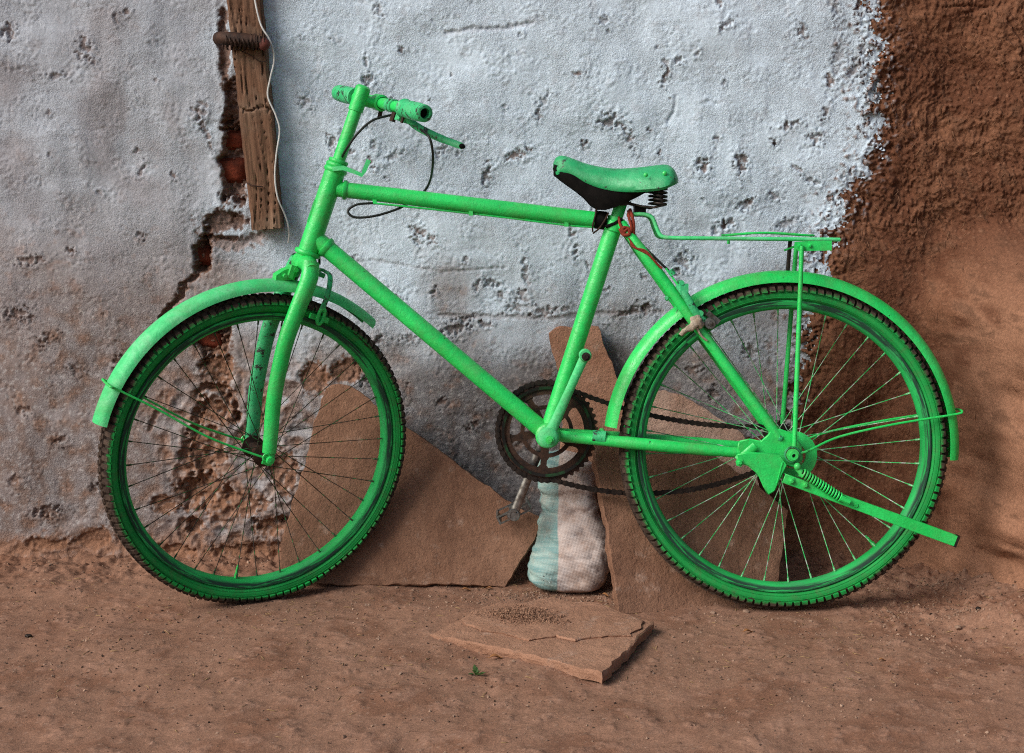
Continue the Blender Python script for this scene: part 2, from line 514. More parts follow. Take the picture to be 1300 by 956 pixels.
def m_sack():
    k = NT("woven_plastic"); v = k.coord()
    sx = k.n("ShaderNodeSeparateXYZ"); k.l(v, sx.inputs[0])
    xx = k.math('ADD', sx.outputs[0], k.math('MULTIPLY', k.math('SUBTRACT', k.noise(v, 14, 2), 0.5), 0.010))
    mr = k.n("ShaderNodeMapRange"); mr.inputs[1].default_value = -0.0275; mr.inputs[2].default_value = -0.0245
    k.l(xx, mr.inputs[0])
    teal = k.mix(k.ramp(k.noise(k.scale_vec(v, (1, 1, 6)), 16, 5), 0.35, 0.68), (0.10, 0.24, 0.24), (0.30, 0.42, 0.38))
    wht = k.mix(k.ramp(k.noise(v, 22, 6, 0.7), 0.35, 0.7), (0.56, 0.49, 0.46), (0.36, 0.25, 0.20))
    c = k.mix(mr.outputs[0], teal, wht)
    c = k.mix(k.math('MULTIPLY', k.ramp(k.noise(v, 11, 7, 0.75), 0.48, 0.68), 0.6), c, (0.24, 0.145, 0.10))
    def wave(sv, rot):
        w = k.n("ShaderNodeTexWave", wave_type='BANDS', bands_direction='X')
        mp = k.n("ShaderNodeMapping"); mp.inputs["Rotation"].default_value = (0, rot, 0)
        k.l(v, mp.inputs[0]); k.l(mp.outputs[0], w.inputs[0])
        w.inputs["Scale"].default_value = sv; w.inputs["Distortion"].default_value = 1.2
        return w.outputs["Fac"]
    wv = k.math('MULTIPLY', wave(105, R(8)), wave(105, R(98)))
    c = k.mix(k.math('MULTIPLY', wv, 0.26), c, (0.62, 0.55, 0.50))
    return k.done(c, 0.7, k.bump(wv, 0.4, 0.001), spec=0.25)
MAT['sack'] = m_sack()

# ================================================================== THE SETTING
N40 = Noise(1, 0.045); N16 = Noise(2, 0.017); N8 = Noise(3, 0.0095); N120 = Noise(4, 0.13); N300 = Noise(5, 0.34)
NB = Noise(6, 0.022); NC = Noise(7, 0.06); ND = Noise(8, 0.25); NE = Noise(9, 0.011)
NV = Noise(10, (0.012, 0.05)); NH = Noise(11, (0.06, 0.014))

def xz(px, py):
    p = W(px, py); return p.x, p.z
PXM = W(651, 300).x - W(650, 300).x        # metres per photograph pixel on the wall

xs = axis(-1.30, 1.30, 0.0029, -4.0, 3.4, 22)
zs = axis(-0.04, 1.34, 0.0029, None, 3.2, 18)
X, Z = np.meshgrid(xs, zs, indexing='ij')

# boundary between whitewashed plaster (left) and bare mud (right)
bl = [(1106, -400), (1106, 0), (1113, 60), (1108, 120), (1116, 180), (1096, 215), (1078, 238), (1068, 272), (1052, 300), (1045, 335), (1036, 380), (1024, 430), (1014, 480), (1008, 520), (990, 545), (930, 562), (900, 590), (880, 720)]
bp = sorted([(xz(*p)[1], xz(*p)[0]) for p in bl])
xb = np.interp(Z, [p[0] for p in bp], [p[1] for p in bp])
edge = X - xb + 0.010 * NB(X, Z) + 0.007 * NE(X, Z) + 0.012 * NC(X, Z)
is_mud = edge > 0

rough = 0.00045 * N8(X, Z) + 0.0005 * N16(X, Z) + 0.0003 * N40(X, Z)
wave = 0.0009 * N120(X, Z) + 0.0028 * N300(X, Z)
patch = sstep(-0.4, 0.9, N120(X + 3, Z) + 0.5 * NC(X, Z))      # some places are smoother than others
D = wave + rough * (0.30 + 0.70 * patch)

def lerp(a, b, t):
    return a + (b - a) * t[..., None]

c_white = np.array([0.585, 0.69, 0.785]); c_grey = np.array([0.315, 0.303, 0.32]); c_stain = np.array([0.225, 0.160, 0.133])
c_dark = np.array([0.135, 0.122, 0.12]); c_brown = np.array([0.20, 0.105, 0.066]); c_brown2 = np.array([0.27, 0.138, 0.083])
nd = ND(X, Z); nc = NC(X, Z); nb = NB(X, Z); ne = NE(X, Z)
C = np.broadcast_to(c_white, X.shape + (3,)).copy()
x_plank = xz(300, 100)[0]
left = sstep(x_plank + 0.12, x_plank - 0.12, X + 0.05 * nd)
C = lerp(C, c_grey, left * (0.66 + 0.28 * sstep(-.5, 1.5, nd)))
low = sstep(0.74, 0.36, Z + 0.055 * nd + 0.018 * nc - 0.16 * left + 0.03)
C = lerp(C, c_stain, low * (0.80 + 0.14 * np.clip(nc, -1, 1)))
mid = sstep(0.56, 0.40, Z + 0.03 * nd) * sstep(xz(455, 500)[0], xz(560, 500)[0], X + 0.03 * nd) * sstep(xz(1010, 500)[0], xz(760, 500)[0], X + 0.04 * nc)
C = lerp(C, c_dark, mid * 0.7)  # darker grey behind the bicycle: partly stain, partly its shade painted into the tint
# white bloom on the stained plaster
bloom = sstep(0.7, 1.8, nb + 0.8 * ne) * low
C = lerp(C, np.array([0.50, 0.48, 0.47]), bloom * 0.5)
spot = sstep(1.0, 2.0, nc + 0.5 * nb) * (0.25 + 0.75 * low)
C = lerp(C, c_brown2, spot * 0.42)

def chip(px, py, rx, ry, ang=0.0, depth=0.006, tone=0.8, c=c_brown, brk=False):
    global D, C
    x0, z0 = xz(px, py)
    rx *= PXM; ry *= PXM
    m = 2.4 * max(rx, ry) + 0.02
    i0, i1 = np.searchsorted(xs, [x0 - m, x0 + m]); j0, j1 = np.searchsorted(zs, [z0 - m, z0 + m])
    sl = (slice(i0, i1), slice(j0, j1))
    u = X[sl] - x0; v = Z[sl] - z0
    a = R(ang); p = u * math.cos(a) + v * math.sin(a); q = -u * math.sin(a) + v * math.cos(a)
    kk = min(0.42, 3.4 * PXM / min(rx, ry))
    d = np.sqrt((p / rx) ** 2 + (q / ry) ** 2) + (0.09 * nb[sl] + 0.03 * ne[sl] + 0.16 * nc[sl] if brk else kk * nb[sl] + 0.7 * kk * ne[sl] + 0.12 * nc[sl])
    k = sstep(1.05, 0.72, d) if brk else sstep(1.15, 0.55, d)
    D[sl] -= depth * k * (0.85 + 0.12 * nb[sl])
    D[sl] += 0.0022 * np.exp(-((d - 1.45) / 0.3) ** 2)          # lifted rim of the paint
    col_ = c * (0.85 + 0.25 * np.clip(ne[sl], -1, 1))[..., None]
    C[sl] = C[sl] + (col_ - C[sl]) * (sstep(*((1.22, 1.0) if brk else (1.05, 0.5)), d + (0.08 if brk else 0.15) * ne[sl]) * tone)[..., None]

def crack(pts, width, depth, tone=0.6, c=c_brown):
    global D, C
    P = [xz(*p) for p in pts]
    w = width * PXM
    dist = np.full(X.shape, 9.0)
    for (ax, az), (bx, bz) in zip(P[:-1], P[1:]):
        dx, dz = bx - ax, bz - az
        t = np.clip(((X - ax) * dx + (Z - az) * dz) / (dx * dx + dz * dz), 0, 1)
        dist = np.minimum(dist, np.hypot(X - ax - t * dx, Z - az - t * dz))
    d = dist / w + 0.30 * nb + 0.12 * ne + 0.2 * nc
    D -= depth * sstep(1.1, 0.45, d)
    C = lerp(C, c, sstep(1.45, 0.9, d) * tone)

chips = [(10,40,8,9),(107,62,8,11),(119,79,3,5),(147,24,3,8),(160,16,5,3),(72,96,16,4,25),(253,141,9,13),(262,168,3,22),(172,190,4,3),(220,223,3,3),(126,244,6,3),(180,215,3,8,-20),
 (480,12,4,6),(467,102,6,6),(465,82,3,12),(509,63,5,4),(689,130,5,14,-25),(683,147,4,5),(546,125,3,3),(572,94,3,3),(654,197,12,5,8),(617,223,6,13),(561,190,14,6,25),(500,198,12,4,35),(423,181,7,11),(445,192,5,4),(387,130,6,9),(475,185,3,6),(471,205,2,10),
 (767,25,4,4),(914,4,4,9),(922,31,9,4),(885,68,4,5),(862,76,5,5),(845,79,4,4),(844,103,5,6),(847,92,3,6),(775,153,10,7),(735,93,9,3,25),(800,176,5,12),(741,182,5,4),(836,195,4,4),(892,211,7,9),(941,207,8,14),(983,181,4,5),(998,160,4,6),(823,163,4,3),(910,176,4,3),
 (1019,41,5,9),(1061,14,5,13),(1054,103,5,8),(1049,141,5,10),(1007,157,10,4,30),(1036,176,8,8),(983,182,3,3),(947,262,7,6),(919,286,6,6),(1001,284,13,6),(984,249,7,5),(955,254,6,3,30),(1065,75,6,14),(1085,90,5,10),(1095,60,5,9),(1030,230,12,4),(1012,214,10,3),
 (667,346,4,17),(663,376,7,7),(655,391,13,6,15),(692,396,12,7),(731,320,4,11),(725,299,4,5),(625,361,9,4),(606,361,3,9),(712,393,14,3),(805,394,18,5),(822,391,6,7),(745,338,3,4),(817,351,3,4),(580,416,16,7),(770,368,5,3),(637,375,5,4),(615,412,9,5),
 (536,296,13,5,-30),(528,305,6,7),(868,333,9,9),(926,284,7,5),(908,293,4,5),(953,446,10,8),(860,345,5,5),(880,470,8,6),(905,500,7,9),(930,400,5,5),(720,470,9,6),(640,500,8,5),(600,540,10,6),(560,510,7,5),(670,560,9,7),(580,600,9,8),
 (40,330,12,5,20),(92,318,5,6),(25,400,14,9),(60,430,12,6),(95,470,7,5),(180,300,6,6),(150,460,6,9),(30,520,9,6),(75,560,10,6),(190,440,5,5),(120,620,8,7),(60,650,14,8),(20,610,8,6),(205,455,4,8),(505,380,8,5),(480,430,9,6),(450,330,6,5),(550,370,5,5),(590,330,4,4),(520,430,12,5),(470,480,14,10),(500,520,9,12),(455,455,7,12)]
rp0 = random.Random(11)
for c_ in chips:
    px, py, rx, ry = c_[:4]
    sh_ = rp0.uniform(0.7, 1.1); chip(px, py, rx * sh_, ry * sh_, (c_[4] if len(c_) > 4 else 0) + rp0.uniform(-25, 25), depth=(0.0022 + 0.0005 * min(rx, ry)) * rp0.uniform(0.6, 1.3), tone=rp0.uniform(0.35, 0.85) if py < 330 else 0.55)
# a scatter of pinholes and bubbles
rp = random.Random(5)
for _ in range(90):
    px, py = rp.uniform(-40, 1100), rp.uniform(-60, 690)
    chip(px, py, rp.uniform(1.2, 2.8), rp.uniform(1.2, 3.2), 0, depth=0.003, tone=0.4)
# ledges where a coat of plaster ends
crack([(566, 42), (600, 37), (640, 36), (676, 28)], 3, 0.004, 0.22)
crack([(858, 122), (856, 140), (848, 155)], 2, 0.003, 0.1)
crack([(470, 330), (560, 345), (640, 340)], 2, 0.002, 0.15)
crack([(262, 292), (262, 330), (250, 350), (236, 358), (226, 378), (206, 402)], 4.2, 0.015, 0.8)
crack([(258, 303), (285, 302), (300, 302)], 3, 0.014, 0.75)
crack([(268, 305), (300, 312), (330, 300)], 7, 0.006, 0.6, c_brown2)
crack([(250, 500), (262, 488), (296, 500), (302, 530)], 4, 0.012, 0.8)
crack([(258, 505), (240, 560), (232, 580), (246, 600), (238, 640)], 6, 0.010, 0.8)
crack([(200, 520), (190, 545)], 3, 0.006, 0.6)
crack([(560, 400), (700, 404), (760, 398), (840, 396)], 3, 0.003, 0.3)
crack([(0, 700), (60, 690), (110, 695), (150, 690), (230, 705), (330, 700)], 9, 0.003, 0.6, c_brown2)
# broken-out places where the core of the wall shows
for (px, py, rx, ry, a, d) in [(300, 140, 15, 36, 0, 0.026), (297, 208, 17, 54, 0, 0.036), (284, 60, 7, 50, 0, 0.012), (282, 280, 28, 14, 0, 0.014), (258, 325, 11, 26, 0, 0.030),
                               (268, 432, 24, 22, 0, 0.035), (278, 470, 18, 22, 0, 0.018), (276, 522, 24, 18, 0, 0.020), (262, 570, 22, 36, 0, 0.018), (258, 622, 32, 24, 0, 0.022),
                               (300, 640, 36, 16, 0, 0.012), (244, 668, 12, 11, 30, 0.035), (345, 668, 22, 12, 0, 0.022), (330, 700, 60, 12, 0, 0.012), (220, 700, 30, 9, 0, 0.016), (210, 640, 16, 12, 0, 0.010),
                               (120, 682, 24, 13, 0, 0.009), (60, 690, 24, 7, 0, 0.004), (360, 600, 16, 26, 0, 0.008), (440, 470, 26, 14, 20, 0.010), (400, 480, 16, 20, 0, 0.008), (330, 520, 14, 20, 0, 0.006)]:
    chip(px, py, rx, ry, a, depth=d * (0.7 if py > 450 else 1.0), tone=0.9, c=c_brown2 if py > 450 else c_brown, brk=True)
# lumpy rubble texture low on the left, round the breaks
rub = sstep(xz(170, 500)[0], xz(230, 500)[0], X) * sstep(xz(420, 500)[0], xz(360, 500)[0], X) * sstep(xz(300, 440)[1], xz(300, 500)[1], Z)
D += rub * (0.0028 * (0.9 - 1.5 * np.abs(nc)) - 0.0010 * np.abs(nb) + 0.0003 * ne)
C = lerp(C, c_brown2, rub * sstep(-0.3, 0.9, nc * 0.6 + nd * 0.5 + 0.3 * nb) * 0.65)
C = lerp(C, np.array([0.44, 0.37, 0.34]), rub * sstep(0.6, 1.5, nb + 0.4 * nc) * 0.5)
base_d = sstep(0.09, 0.0, Z + 0.02 * nd)
C = lerp(C, c_brown2, base_d * 0.75)
D += 0.014 * sstep(0.03, -0.02, Z + 0.010 * nc)
# broken lip of the plaster at the mud
lip = np.exp(-((edge + 0.022) / 0.016) ** 2)
D += lip * (0.004 + 0.0022 * nb + 0.0008 * ne)
crumb = sstep(-0.085, 0.0, edge) * sstep(0.5, 1.6, nb + 0.7 * ne + 0.4 * nc)
D -= 0.005 * crumb
C = lerp(C, c_brown, crumb * 0.85)

# ---- mud
ym = 0.0025 * N120(X, Z) + 0.005 * N300(X + 1, Z)
fib = 0.0024 * np.abs(NV(X + 0.35 * Z + 0.02 * nd, Z)) + 0.0010 * np.abs(NH(X + 0.4 * Z, Z + 0.3 * X)) + 0.0006 * nb + 0.0006 * ne + 0.0016 * nc * sstep(-.5, 1.2, nd)
upper = sstep(0.60, 0.78, Z + 0.02 * nc)
Dm = ym + fib * (0.55 + 0.70 * upper) + 0.006 * sstep(0.0, 0.05, edge)
# the bulging lower mass that comes forward on the right
side = sstep(0.89, 1.17, X + 0.012 * nd)
crown = 1 - sstep(0.52, 0.76, Z - 0.10 * (X - 0.95) + 0.012 * nd)
bulge = 0.62 * side * (0.10 + 0.90 * crown) + 0.05 * sstep(0.80, 0.95, X) * crown
Dm += bulge + 0.10 * sstep(1.3, 2.4, X)
Dm += 0.060 * np.exp(-np.clip(Z, 0, 9) / 0.05) * sstep(0.60, 0.85, X)
for pts, w_, d_ in [([(1195, 10), (1225, 8), (1250, 10), (1272, 28), (1285, 50), (1290, 70)], 1.6, 0.006), ([(1215, 20), (1255, 8)], 1.5, 0.004), ([(1115, 190), (1150, 185), (1165, 170)], 4, 0.005), ([(1240, 140), (1245, 200)], 1.5, 0.003), ([(1185, 120), (1190, 200)], 1.2, 0.003)]:
    P_ = [xz(*p) for p in pts]
    dist = np.full(X.shape, 9.0)
    for (ax, az), (bx, bz) in zip(P_[:-1], P_[1:]):
        dx, dz = bx - ax, bz - az
        t = np.clip(((X - ax) * dx + (Z - az) * dz) / (dx * dx + dz * dz), 0, 1)
        dist = np.minimum(dist, np.hypot(X - ax - t * dx, Z - az - t * dz))
    Dm -= d_ * sstep(1.1, 0.3, dist / (w_ * PXM) + 0.3 * nb)
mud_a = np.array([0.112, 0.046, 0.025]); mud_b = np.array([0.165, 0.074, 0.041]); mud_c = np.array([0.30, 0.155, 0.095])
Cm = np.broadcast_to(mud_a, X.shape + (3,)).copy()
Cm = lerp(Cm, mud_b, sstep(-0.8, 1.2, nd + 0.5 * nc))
Cm = lerp(Cm, mud_c, sstep(0.90, 1.02, X + 0.02 * nc) * crown * 0.8)  # light falling on the bulge, painted in as a paler mud colour
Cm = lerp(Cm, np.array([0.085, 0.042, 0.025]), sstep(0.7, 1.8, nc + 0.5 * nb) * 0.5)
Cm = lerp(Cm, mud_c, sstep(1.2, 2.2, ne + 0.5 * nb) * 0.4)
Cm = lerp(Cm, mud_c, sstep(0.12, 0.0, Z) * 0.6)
smear = sstep(0.09, 0.0, edge) * sstep(0.9, 1.8, nb + 0.6 * ne) * sstep(0.65, 0.8, Z)
Cm = lerp(Cm, c_white * 0.85, smear * 0.8)

C = np.clip(C, 0.02, 0.9); Cm = np.clip(Cm, 0.02, 0.9)
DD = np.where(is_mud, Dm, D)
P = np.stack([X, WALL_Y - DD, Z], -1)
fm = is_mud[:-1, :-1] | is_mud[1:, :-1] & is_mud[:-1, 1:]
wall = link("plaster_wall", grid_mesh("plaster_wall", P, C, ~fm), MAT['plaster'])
tag(wall, "rough whitewashed plaster wall, chipped and stained, behind the green bicycle", "wall", kind="thing")
MB().box((-1.62, WALL_Y + 0.20, 1.60), (4.7, 0.24, 3.2)).build("wall_core", MAT['mud'], wall)
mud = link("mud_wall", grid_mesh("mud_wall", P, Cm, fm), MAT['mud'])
tag(mud, "bare brown mud wall bulging forward at the right edge", "wall", kind="thing")
MB().box((2.05, WALL_Y + 0.20, 1.60), (2.6, 0.24, 3.2)).build("wall_core", MAT['mud'], mud)

# bricks that show in the broken places, set back in the core
def brick(px, py, w, h, y, rz):
    c = W(px, py, WALL_Y + y)
    bm = bmesh.new()
    bmesh.ops.create_cube(bm, size=1.0)
    for v in bm.verts: v.co = Vector((v.co.x * w, v.co.y * 0.08, v.co.z * h))
    bmesh.ops.bevel(bm, geom=bm.edges[:], offset=0.006, segments=2, affect='EDGES')
    bmesh.ops.subdivide_edges(bm, edges=[e for e in bm.edges if e.calc_length() > 0.02], cuts=3, use_grid_fill=True)
    for v in bm.verts: v.co += mnoise.noise_vector(v.co * 45 + Vector((px, py, 0))) * 0.004
    me = bpy.data.meshes.new("brick"); bm.to_mesh(me); bm.free()
    me.polygons.foreach_set("use_smooth", np.ones(len(me.polygons), dtype=bool))
    o = link("brick", me, MAT['brick'], wall)
    o.location = c; o.rotation_euler = (0, R(rz), 0)
for b_ in [(286, 176, 0.11, 0.042, 0.062, 3), (284, 216, 0.12, 0.055, 0.060, -2), (268, 428, 0.075, 0.042, 0.060, 2), (292, 250, 0.10, 0.035, 0.064, 4), (258, 322, 0.06, 0.045, 0.064, 0)]:
    brick(*b_)

# ---- ground
gx = axis(-1.35, 1.30, 0.0042, -14.0, 14.0, 26)
gy = axis(-1.05, 0.42, 0.0042, -22.0, 0.60, 26)
gy = gy[gy <= 0.60]
GX, GY = np.meshgrid(gx, gy, indexing='ij')
g1 = N300(GX, GY + 7); g2 = N120(GX, GY + 7); g3 = NC(GX, GY + 7); g4 = NB(GX, GY + 7); g5 = NE(GX, GY + 7); g6 = ND(GX + 2, GY)
near_wall = sstep(0.12, 0.38, GY + 0.03 * g2)
rubr = sstep(0.55, 0.80, GX + 0.05 * g1) * sstep(-0.35, 0.05, GY)
gz = 0.0025 * g1 + 0.0010 * g2 + 0.0005 * g3 + 0.0004 * g4 * (0.3 + sstep(0, 1, g2)) + 0.0002 * g5 - 0.003
gz += near_wall * (0.006 + 0.003 * g3 + 0.002 * g4)
gz += rubr * (0.004 + 0.003 * np.maximum(g3, 0) + 0.002 * np.maximum(g4, 0))
gz += 0.055 * sstep(0.80, 1.10, GX + 0.02 * g1) ** 2 * sstep(-0.9, 0.0, GY)
gz += 0.002 * sstep(1.4, 2.3, g3 + 0.5 * g4)
# kept level under the tyres
flat = np.exp(-(GY / 0.10) ** 2) * np.clip(np.exp(-((GX + 0.5) / 0.16) ** 2) + np.exp(-((GX - 0.55) / 0.16) ** 2), 0, 1)
gz = gz * (1 - 0.8 * flat)
gc = np.broadcast_to(np.array([0.258, 0.142, 0.094]), GX.shape + (3,)).copy()
gc = lerp(gc, np.array([0.19, 0.093, 0.057]), sstep(-0.6, 1.4, g6 + 0.5 * g2) * 0.75)
gc = lerp(gc, np.array([0.315, 0.182, 0.127]), sstep(0.5, 1.6, g2 + 0.6 * g3) * 0.5)
gc = lerp(gc, np.array([0.14, 0.075, 0.048]), sstep(1.0, 2.0, g4 + 0.6 * g3) * 0.45)
gc = lerp(gc, np.array([0.38, 0.25, 0.185]), sstep(1.6, 2.4, g5 + 0.5 * g4) * 0.5)
gc = lerp(gc, np.array([0.19, 0.092, 0.055]), near_wall * 0.35)
ground = link("ground", grid_mesh("ground", np.stack([GX, GY, gz], -1), np.clip(gc, 0.02, 0.8)), MAT['earth'])
tag(ground, "trodden reddish earth in front of the wall", kind="structure")

def ground_z(x, y):
    i = min(max(int(np.searchsorted(gx, x)), 0), len(gx) - 1); j = min(max(int(np.searchsorted(gy, y)), 0), len(gy) - 1)
    return float(gz[i, j])

# ================================================================== STONES, SACK, PLANK
def slab(name, outline, frame, thick, mat, seed, amp=0.003, step=0.016, jag=0.0055):
    """broken stone slab: outline in 2D on frame (origin, u, v, n); n points to the viewer"""
    o, u, v, n = [Vector(a) for a in frame]
    rnd = random.Random(seed)
    pts = []
    m = len(outline)
    for i in range(m):
        a = Vector(outline[i]); b = Vector(outline[(i + 1) % m])
        L = (b - a).length; k = max(1, int(L / 0.011))
        d = (b - a).normalized(); nn = Vector((-d.y, d.x))
        for s in range(k):
            t = s / k
            q = a + (b - a) * t
            j = mnoise.noise(Vector((q.x * 30, q.y * 30, seed))) + 0.5 * mnoise.noise(Vector((q.x * 90, q.y * 90, seed)))
            pts.append(q + nn * (j * jag if s else 0))
    nb_ = len(pts)
    inner = []
    x0, x1 = min(p.x for p in pts), max(p.x for p in pts); y0, y1 = min(p.y for p in pts), max(p.y for p in pts)
    def inside(q):
        c = False
        for i in range(nb_):
            a, b = pts[i], pts[i - 1]
            if (a.y > q.y) != (b.y > q.y) and q.x < (b.x - a.x) * (q.y - a.y) / (b.y - a.y) + a.x: c = not c
        return c
    yy = y0
    while yy < y1:
        xx = x0
        while xx < x1:
            q = Vector((xx + rnd.uniform(-.3, .3) * step, yy + rnd.uniform(-.3, .3) * step))
            if inside(q) and min((q - p).length for p in pts) > step * 0.5: inner.append(q)
            xx += step
        yy += step
    vs2 = pts + inner
    res = delaunay_2d_cdt([Vector(p) for p in vs2], [], [list(range(nb_))], 1, 1e-6)
    vv, ff = res[0], res[2]
    mb = MB()
    def h(q, s=0):
        return amp * (mnoise.noise(Vector((q.x * 9, q.y * 9, seed + s))) + 0.5 * mnoise.noise(Vector((q.x * 30, q.y * 30, seed + s))) + 0.25 * mnoise.noise(Vector((q.x * 80, q.y * 80, seed))))
    mb.add([o + u * q.x + v * q.y + n * h(q) for q in vv], [tuple(f) for f in ff])
    ring = [o + u * q.x + v * q.y + n * h(q) for q in pts]
    cx = sum((p.x for p in pts)) / nb_; cy = sum((p.y for p in pts)) / nb_
    cc = o + u * cx + v * cy
    rings = [ring]
    for li, dpt in enumerate((0.12, 0.45, 0.8, 1.0)):
        rr = []
        for i, q in enumerate(pts):
            out = (Vector((q.x - cx, q.y - cy))).normalized()
            j = mnoise.noise(Vector((q.x * 60, q.y * 60, seed + 7.3 * li)))
            e = 0.0022 * (1 if li in (0, 1) else 0) + j * 0.0035
            rr.append(o + u * (q.x + out.x * e) + v * (q.y + out.y * e) - n * (thick * dpt))
        rings.append(rr)
    for a, b in zip(rings[:-1], rings[1:]):
        vsx = a + b
        mb.add(vsx, [(i, (i + 1) % nb_, nb_ + (i + 1) % nb_, nb_ + i) for i in range(nb_)])
    mb.add(rings[-1], [tuple(range(nb_))[::-1]])
    base = min((p for p in mb.v), key=lambda p: p.z)
    org = Vector((cc.x, cc.y, base.z))
    mb.v = [p - org for p in mb.v]
    ob = mb.build(name, mat, None, sharp=35)
    ob.location = org
    return ob

def leaning(px_outline, p0, tilt, slope_x=0.0):
    """frame of a plane through p0, leaning back (dy/dz = tilt) and turning away to the right (dy/dx = slope_x)"""
    n = Vector((slope_x, -1, tilt)).normalized()
    u = Vector((1, slope_x, 0)).normalized(); v = n.cross(u).normalized()
    if v.z < 0: v = -v
    p0 = Vector(p0)
    out = []
    for (px, py) in px_outline:
        q = on_plane(px, py, p0, n) - p0
        out.append((q.dot(u), q.dot(v)))
    return out, (p0, u, v, n)

ol, fr = leaning([(358, 729), (357, 690), (384, 600), (402, 530), (414, 494), (430, 488), (446, 491), (480, 517), (516, 543), (560, 574), (610, 612), (664, 648), (690, 658), (684, 672), (660, 712), (641, 745), (560, 741), (430, 743)], (0, 0.150, 0), 0.40)
tag(slab("stone_slab", ol, fr, 0.026, MAT['stone'], 3, 0.0035), "large brown slab leaning on the wall behind the front wheel", "stone slab", "broken sandstone slabs", "thing")
ol, fr = leaning([(786, 779), (776, 700), (766, 640), (752, 550), (800, 556), (870, 566), (900, 574), (960, 615), (1000, 648), (993, 700), (985, 752), (930, 768), (860, 776)], (0.215, -0.030, 0), 0.62, 0.30)
tag(slab("stone_slab", ol, fr, 0.026, MAT['stone'], 8, 0.0035), "brown slab leaning back behind the rear wheel, its pointed foot on the ground", "stone slab", "broken sandstone slabs", "thing")
ol, fr = leaning([(712, 700), (712, 600), (716, 500), (700, 440), (697, 424), (706, 417), (740, 414), (760, 416), (768, 442), (782, 478), (798, 520), (812, 600), (822, 690)], (0.1, 0.235, 0), 0.20)
tag(slab("stone_slab", ol, fr, 0.024, MAT['stone_pale'], 13, 0.003), "upright reddish slab standing behind the chainring and the sack", "stone slab", "broken sandstone slabs", "thing")
ol, fr = leaning([(812, 660), (812, 560), (818, 502), (845, 496), (866, 502), (880, 510), (905, 528), (938, 548), (960, 575), (965, 660)], (0.3, 0.235, 0), 0.22)
tag(slab("stone_slab", ol, fr, 0.03, MAT['stone_pink'], 21, 0.009), "pale round-topped stone behind the rear wheel, just above the chain", "stone slab", "broken sandstone slabs", "thing")
flat_n = Vector((-0.040, 0.012, 1)).normalized()            # its left end is trodden into the earth
o0 = Vector((0.10, -0.17, 0.0165))
fu = Vector((1, 0, 0.040)).normalized(); fvv = flat_n.cross(fu)
def flat_pts(pxs, lift):
    out = []
    for (px, py) in pxs:
        q = on_plane(px, py, o0 + flat_n * lift, flat_n) - o0
        out.append((q.dot(fu), q.dot(fvv)))
    return out[::-1]
fs_ = slab("stone_slab", flat_pts([(547, 804), (560, 798), (584, 788), (600, 776), (634, 765), (662, 766), (700, 758), (722, 762), (757, 765), (790, 778), (828, 789), (806, 812), (785, 836), (764, 855), (720, 842), (660, 827), (600, 815)], 0), (o0, fu, fvv, flat_n), 0.020, MAT['stone_flat'], 34, 0.0035, 0.011, 0.007)
tag(fs_, "dusty slab lying flat on the ground in front of the bicycle", "stone slab", "broken sandstone slabs", "thing")
ly = slab("spalled_layer", flat_pts([(588, 789), (604, 777), (640, 768), (700, 761), (757, 768), (816, 788), (800, 806), (770, 806), (730, 812), (706, 806), (672, 812), (640, 803), (612, 800)], 0.004), (o0 + flat_n * 0.0045, fu, fvv, flat_n), 0.006, MAT['stone_flat'], 55, 0.0022, 0.011, 0.010)
ly.location = ly.location - fs_.location; ly.parent = fs_

# heap of crumbled soil on the flat slab
def clods(name, pts, mat, seed, sz):
    rnd = random.Random(seed); mb = MB()
    for p in pts:
        s = rnd.uniform(*sz) * (rnd.random() ** 1.2 * 0.8 + 0.35)
        rot = Matrix.Rotation(rnd.uniform(0, 6.28), 3, Vector((rnd.uniform(-1, 1), rnd.uniform(-1, 1), rnd.uniform(-1, 1))).normalized())
        base = [Vector(a) for a in ((1, 0, 0), (-1, 0, 0), (0, 1, 0), (0, -1, 0), (0, 0, 1), (0, 0, -1))]
        vv = [Vector(p) + rot @ Vector((b.x * s * rnd.uniform(.6, 1.3), b.y * s * rnd.uniform(.6, 1.3), b.z * s * rnd.uniform(.45, 1))) for b in base]
        mb.add(vv, [(0, 2, 4), (2, 1, 4), (1, 3, 4), (3, 0, 4), (2, 0, 5), (1, 2, 5), (3, 1, 5), (0, 3, 5)])
    me = bpy.data.meshes.new(name)
    me.from_pydata([tuple(v) for v in mb.v], [], mb.f)
    me.polygons.foreach_set("use_smooth", np.ones(len(me.polygons), dtype=bool))
    me.set_sharp_from_angle(angle=R(60))
    return link(name, me, mat)
rnd = random.Random(77)
pl = []
for _ in range(2600):
    a = rnd.choice([(648, 778, 30, 8), (676, 786, 26, 9), (662, 782, 40, 9), (640, 776, 40, 7), (690, 790, 30, 7)])
    px, py = rnd.gauss(a[0], a[2] * 0.5), rnd.gauss(a[1], a[3] * 0.5)
    q = G(px, py, 0.018)
    k = math.exp(-(((px - 662) / 34) ** 2 + ((py - 782) / 9) ** 2))
    pl.append((q.x, q.y, 0.0185 + (q.x - 0.10) * 0.04 + 0.002 + rnd.random() * 0.011 * k))
tag(clods("soil_heap", pl, MAT['clod'], 5, (0.0007, 0.0034)), "crumbled dark soil heaped on the flat slab", "soil", kind="stuff")

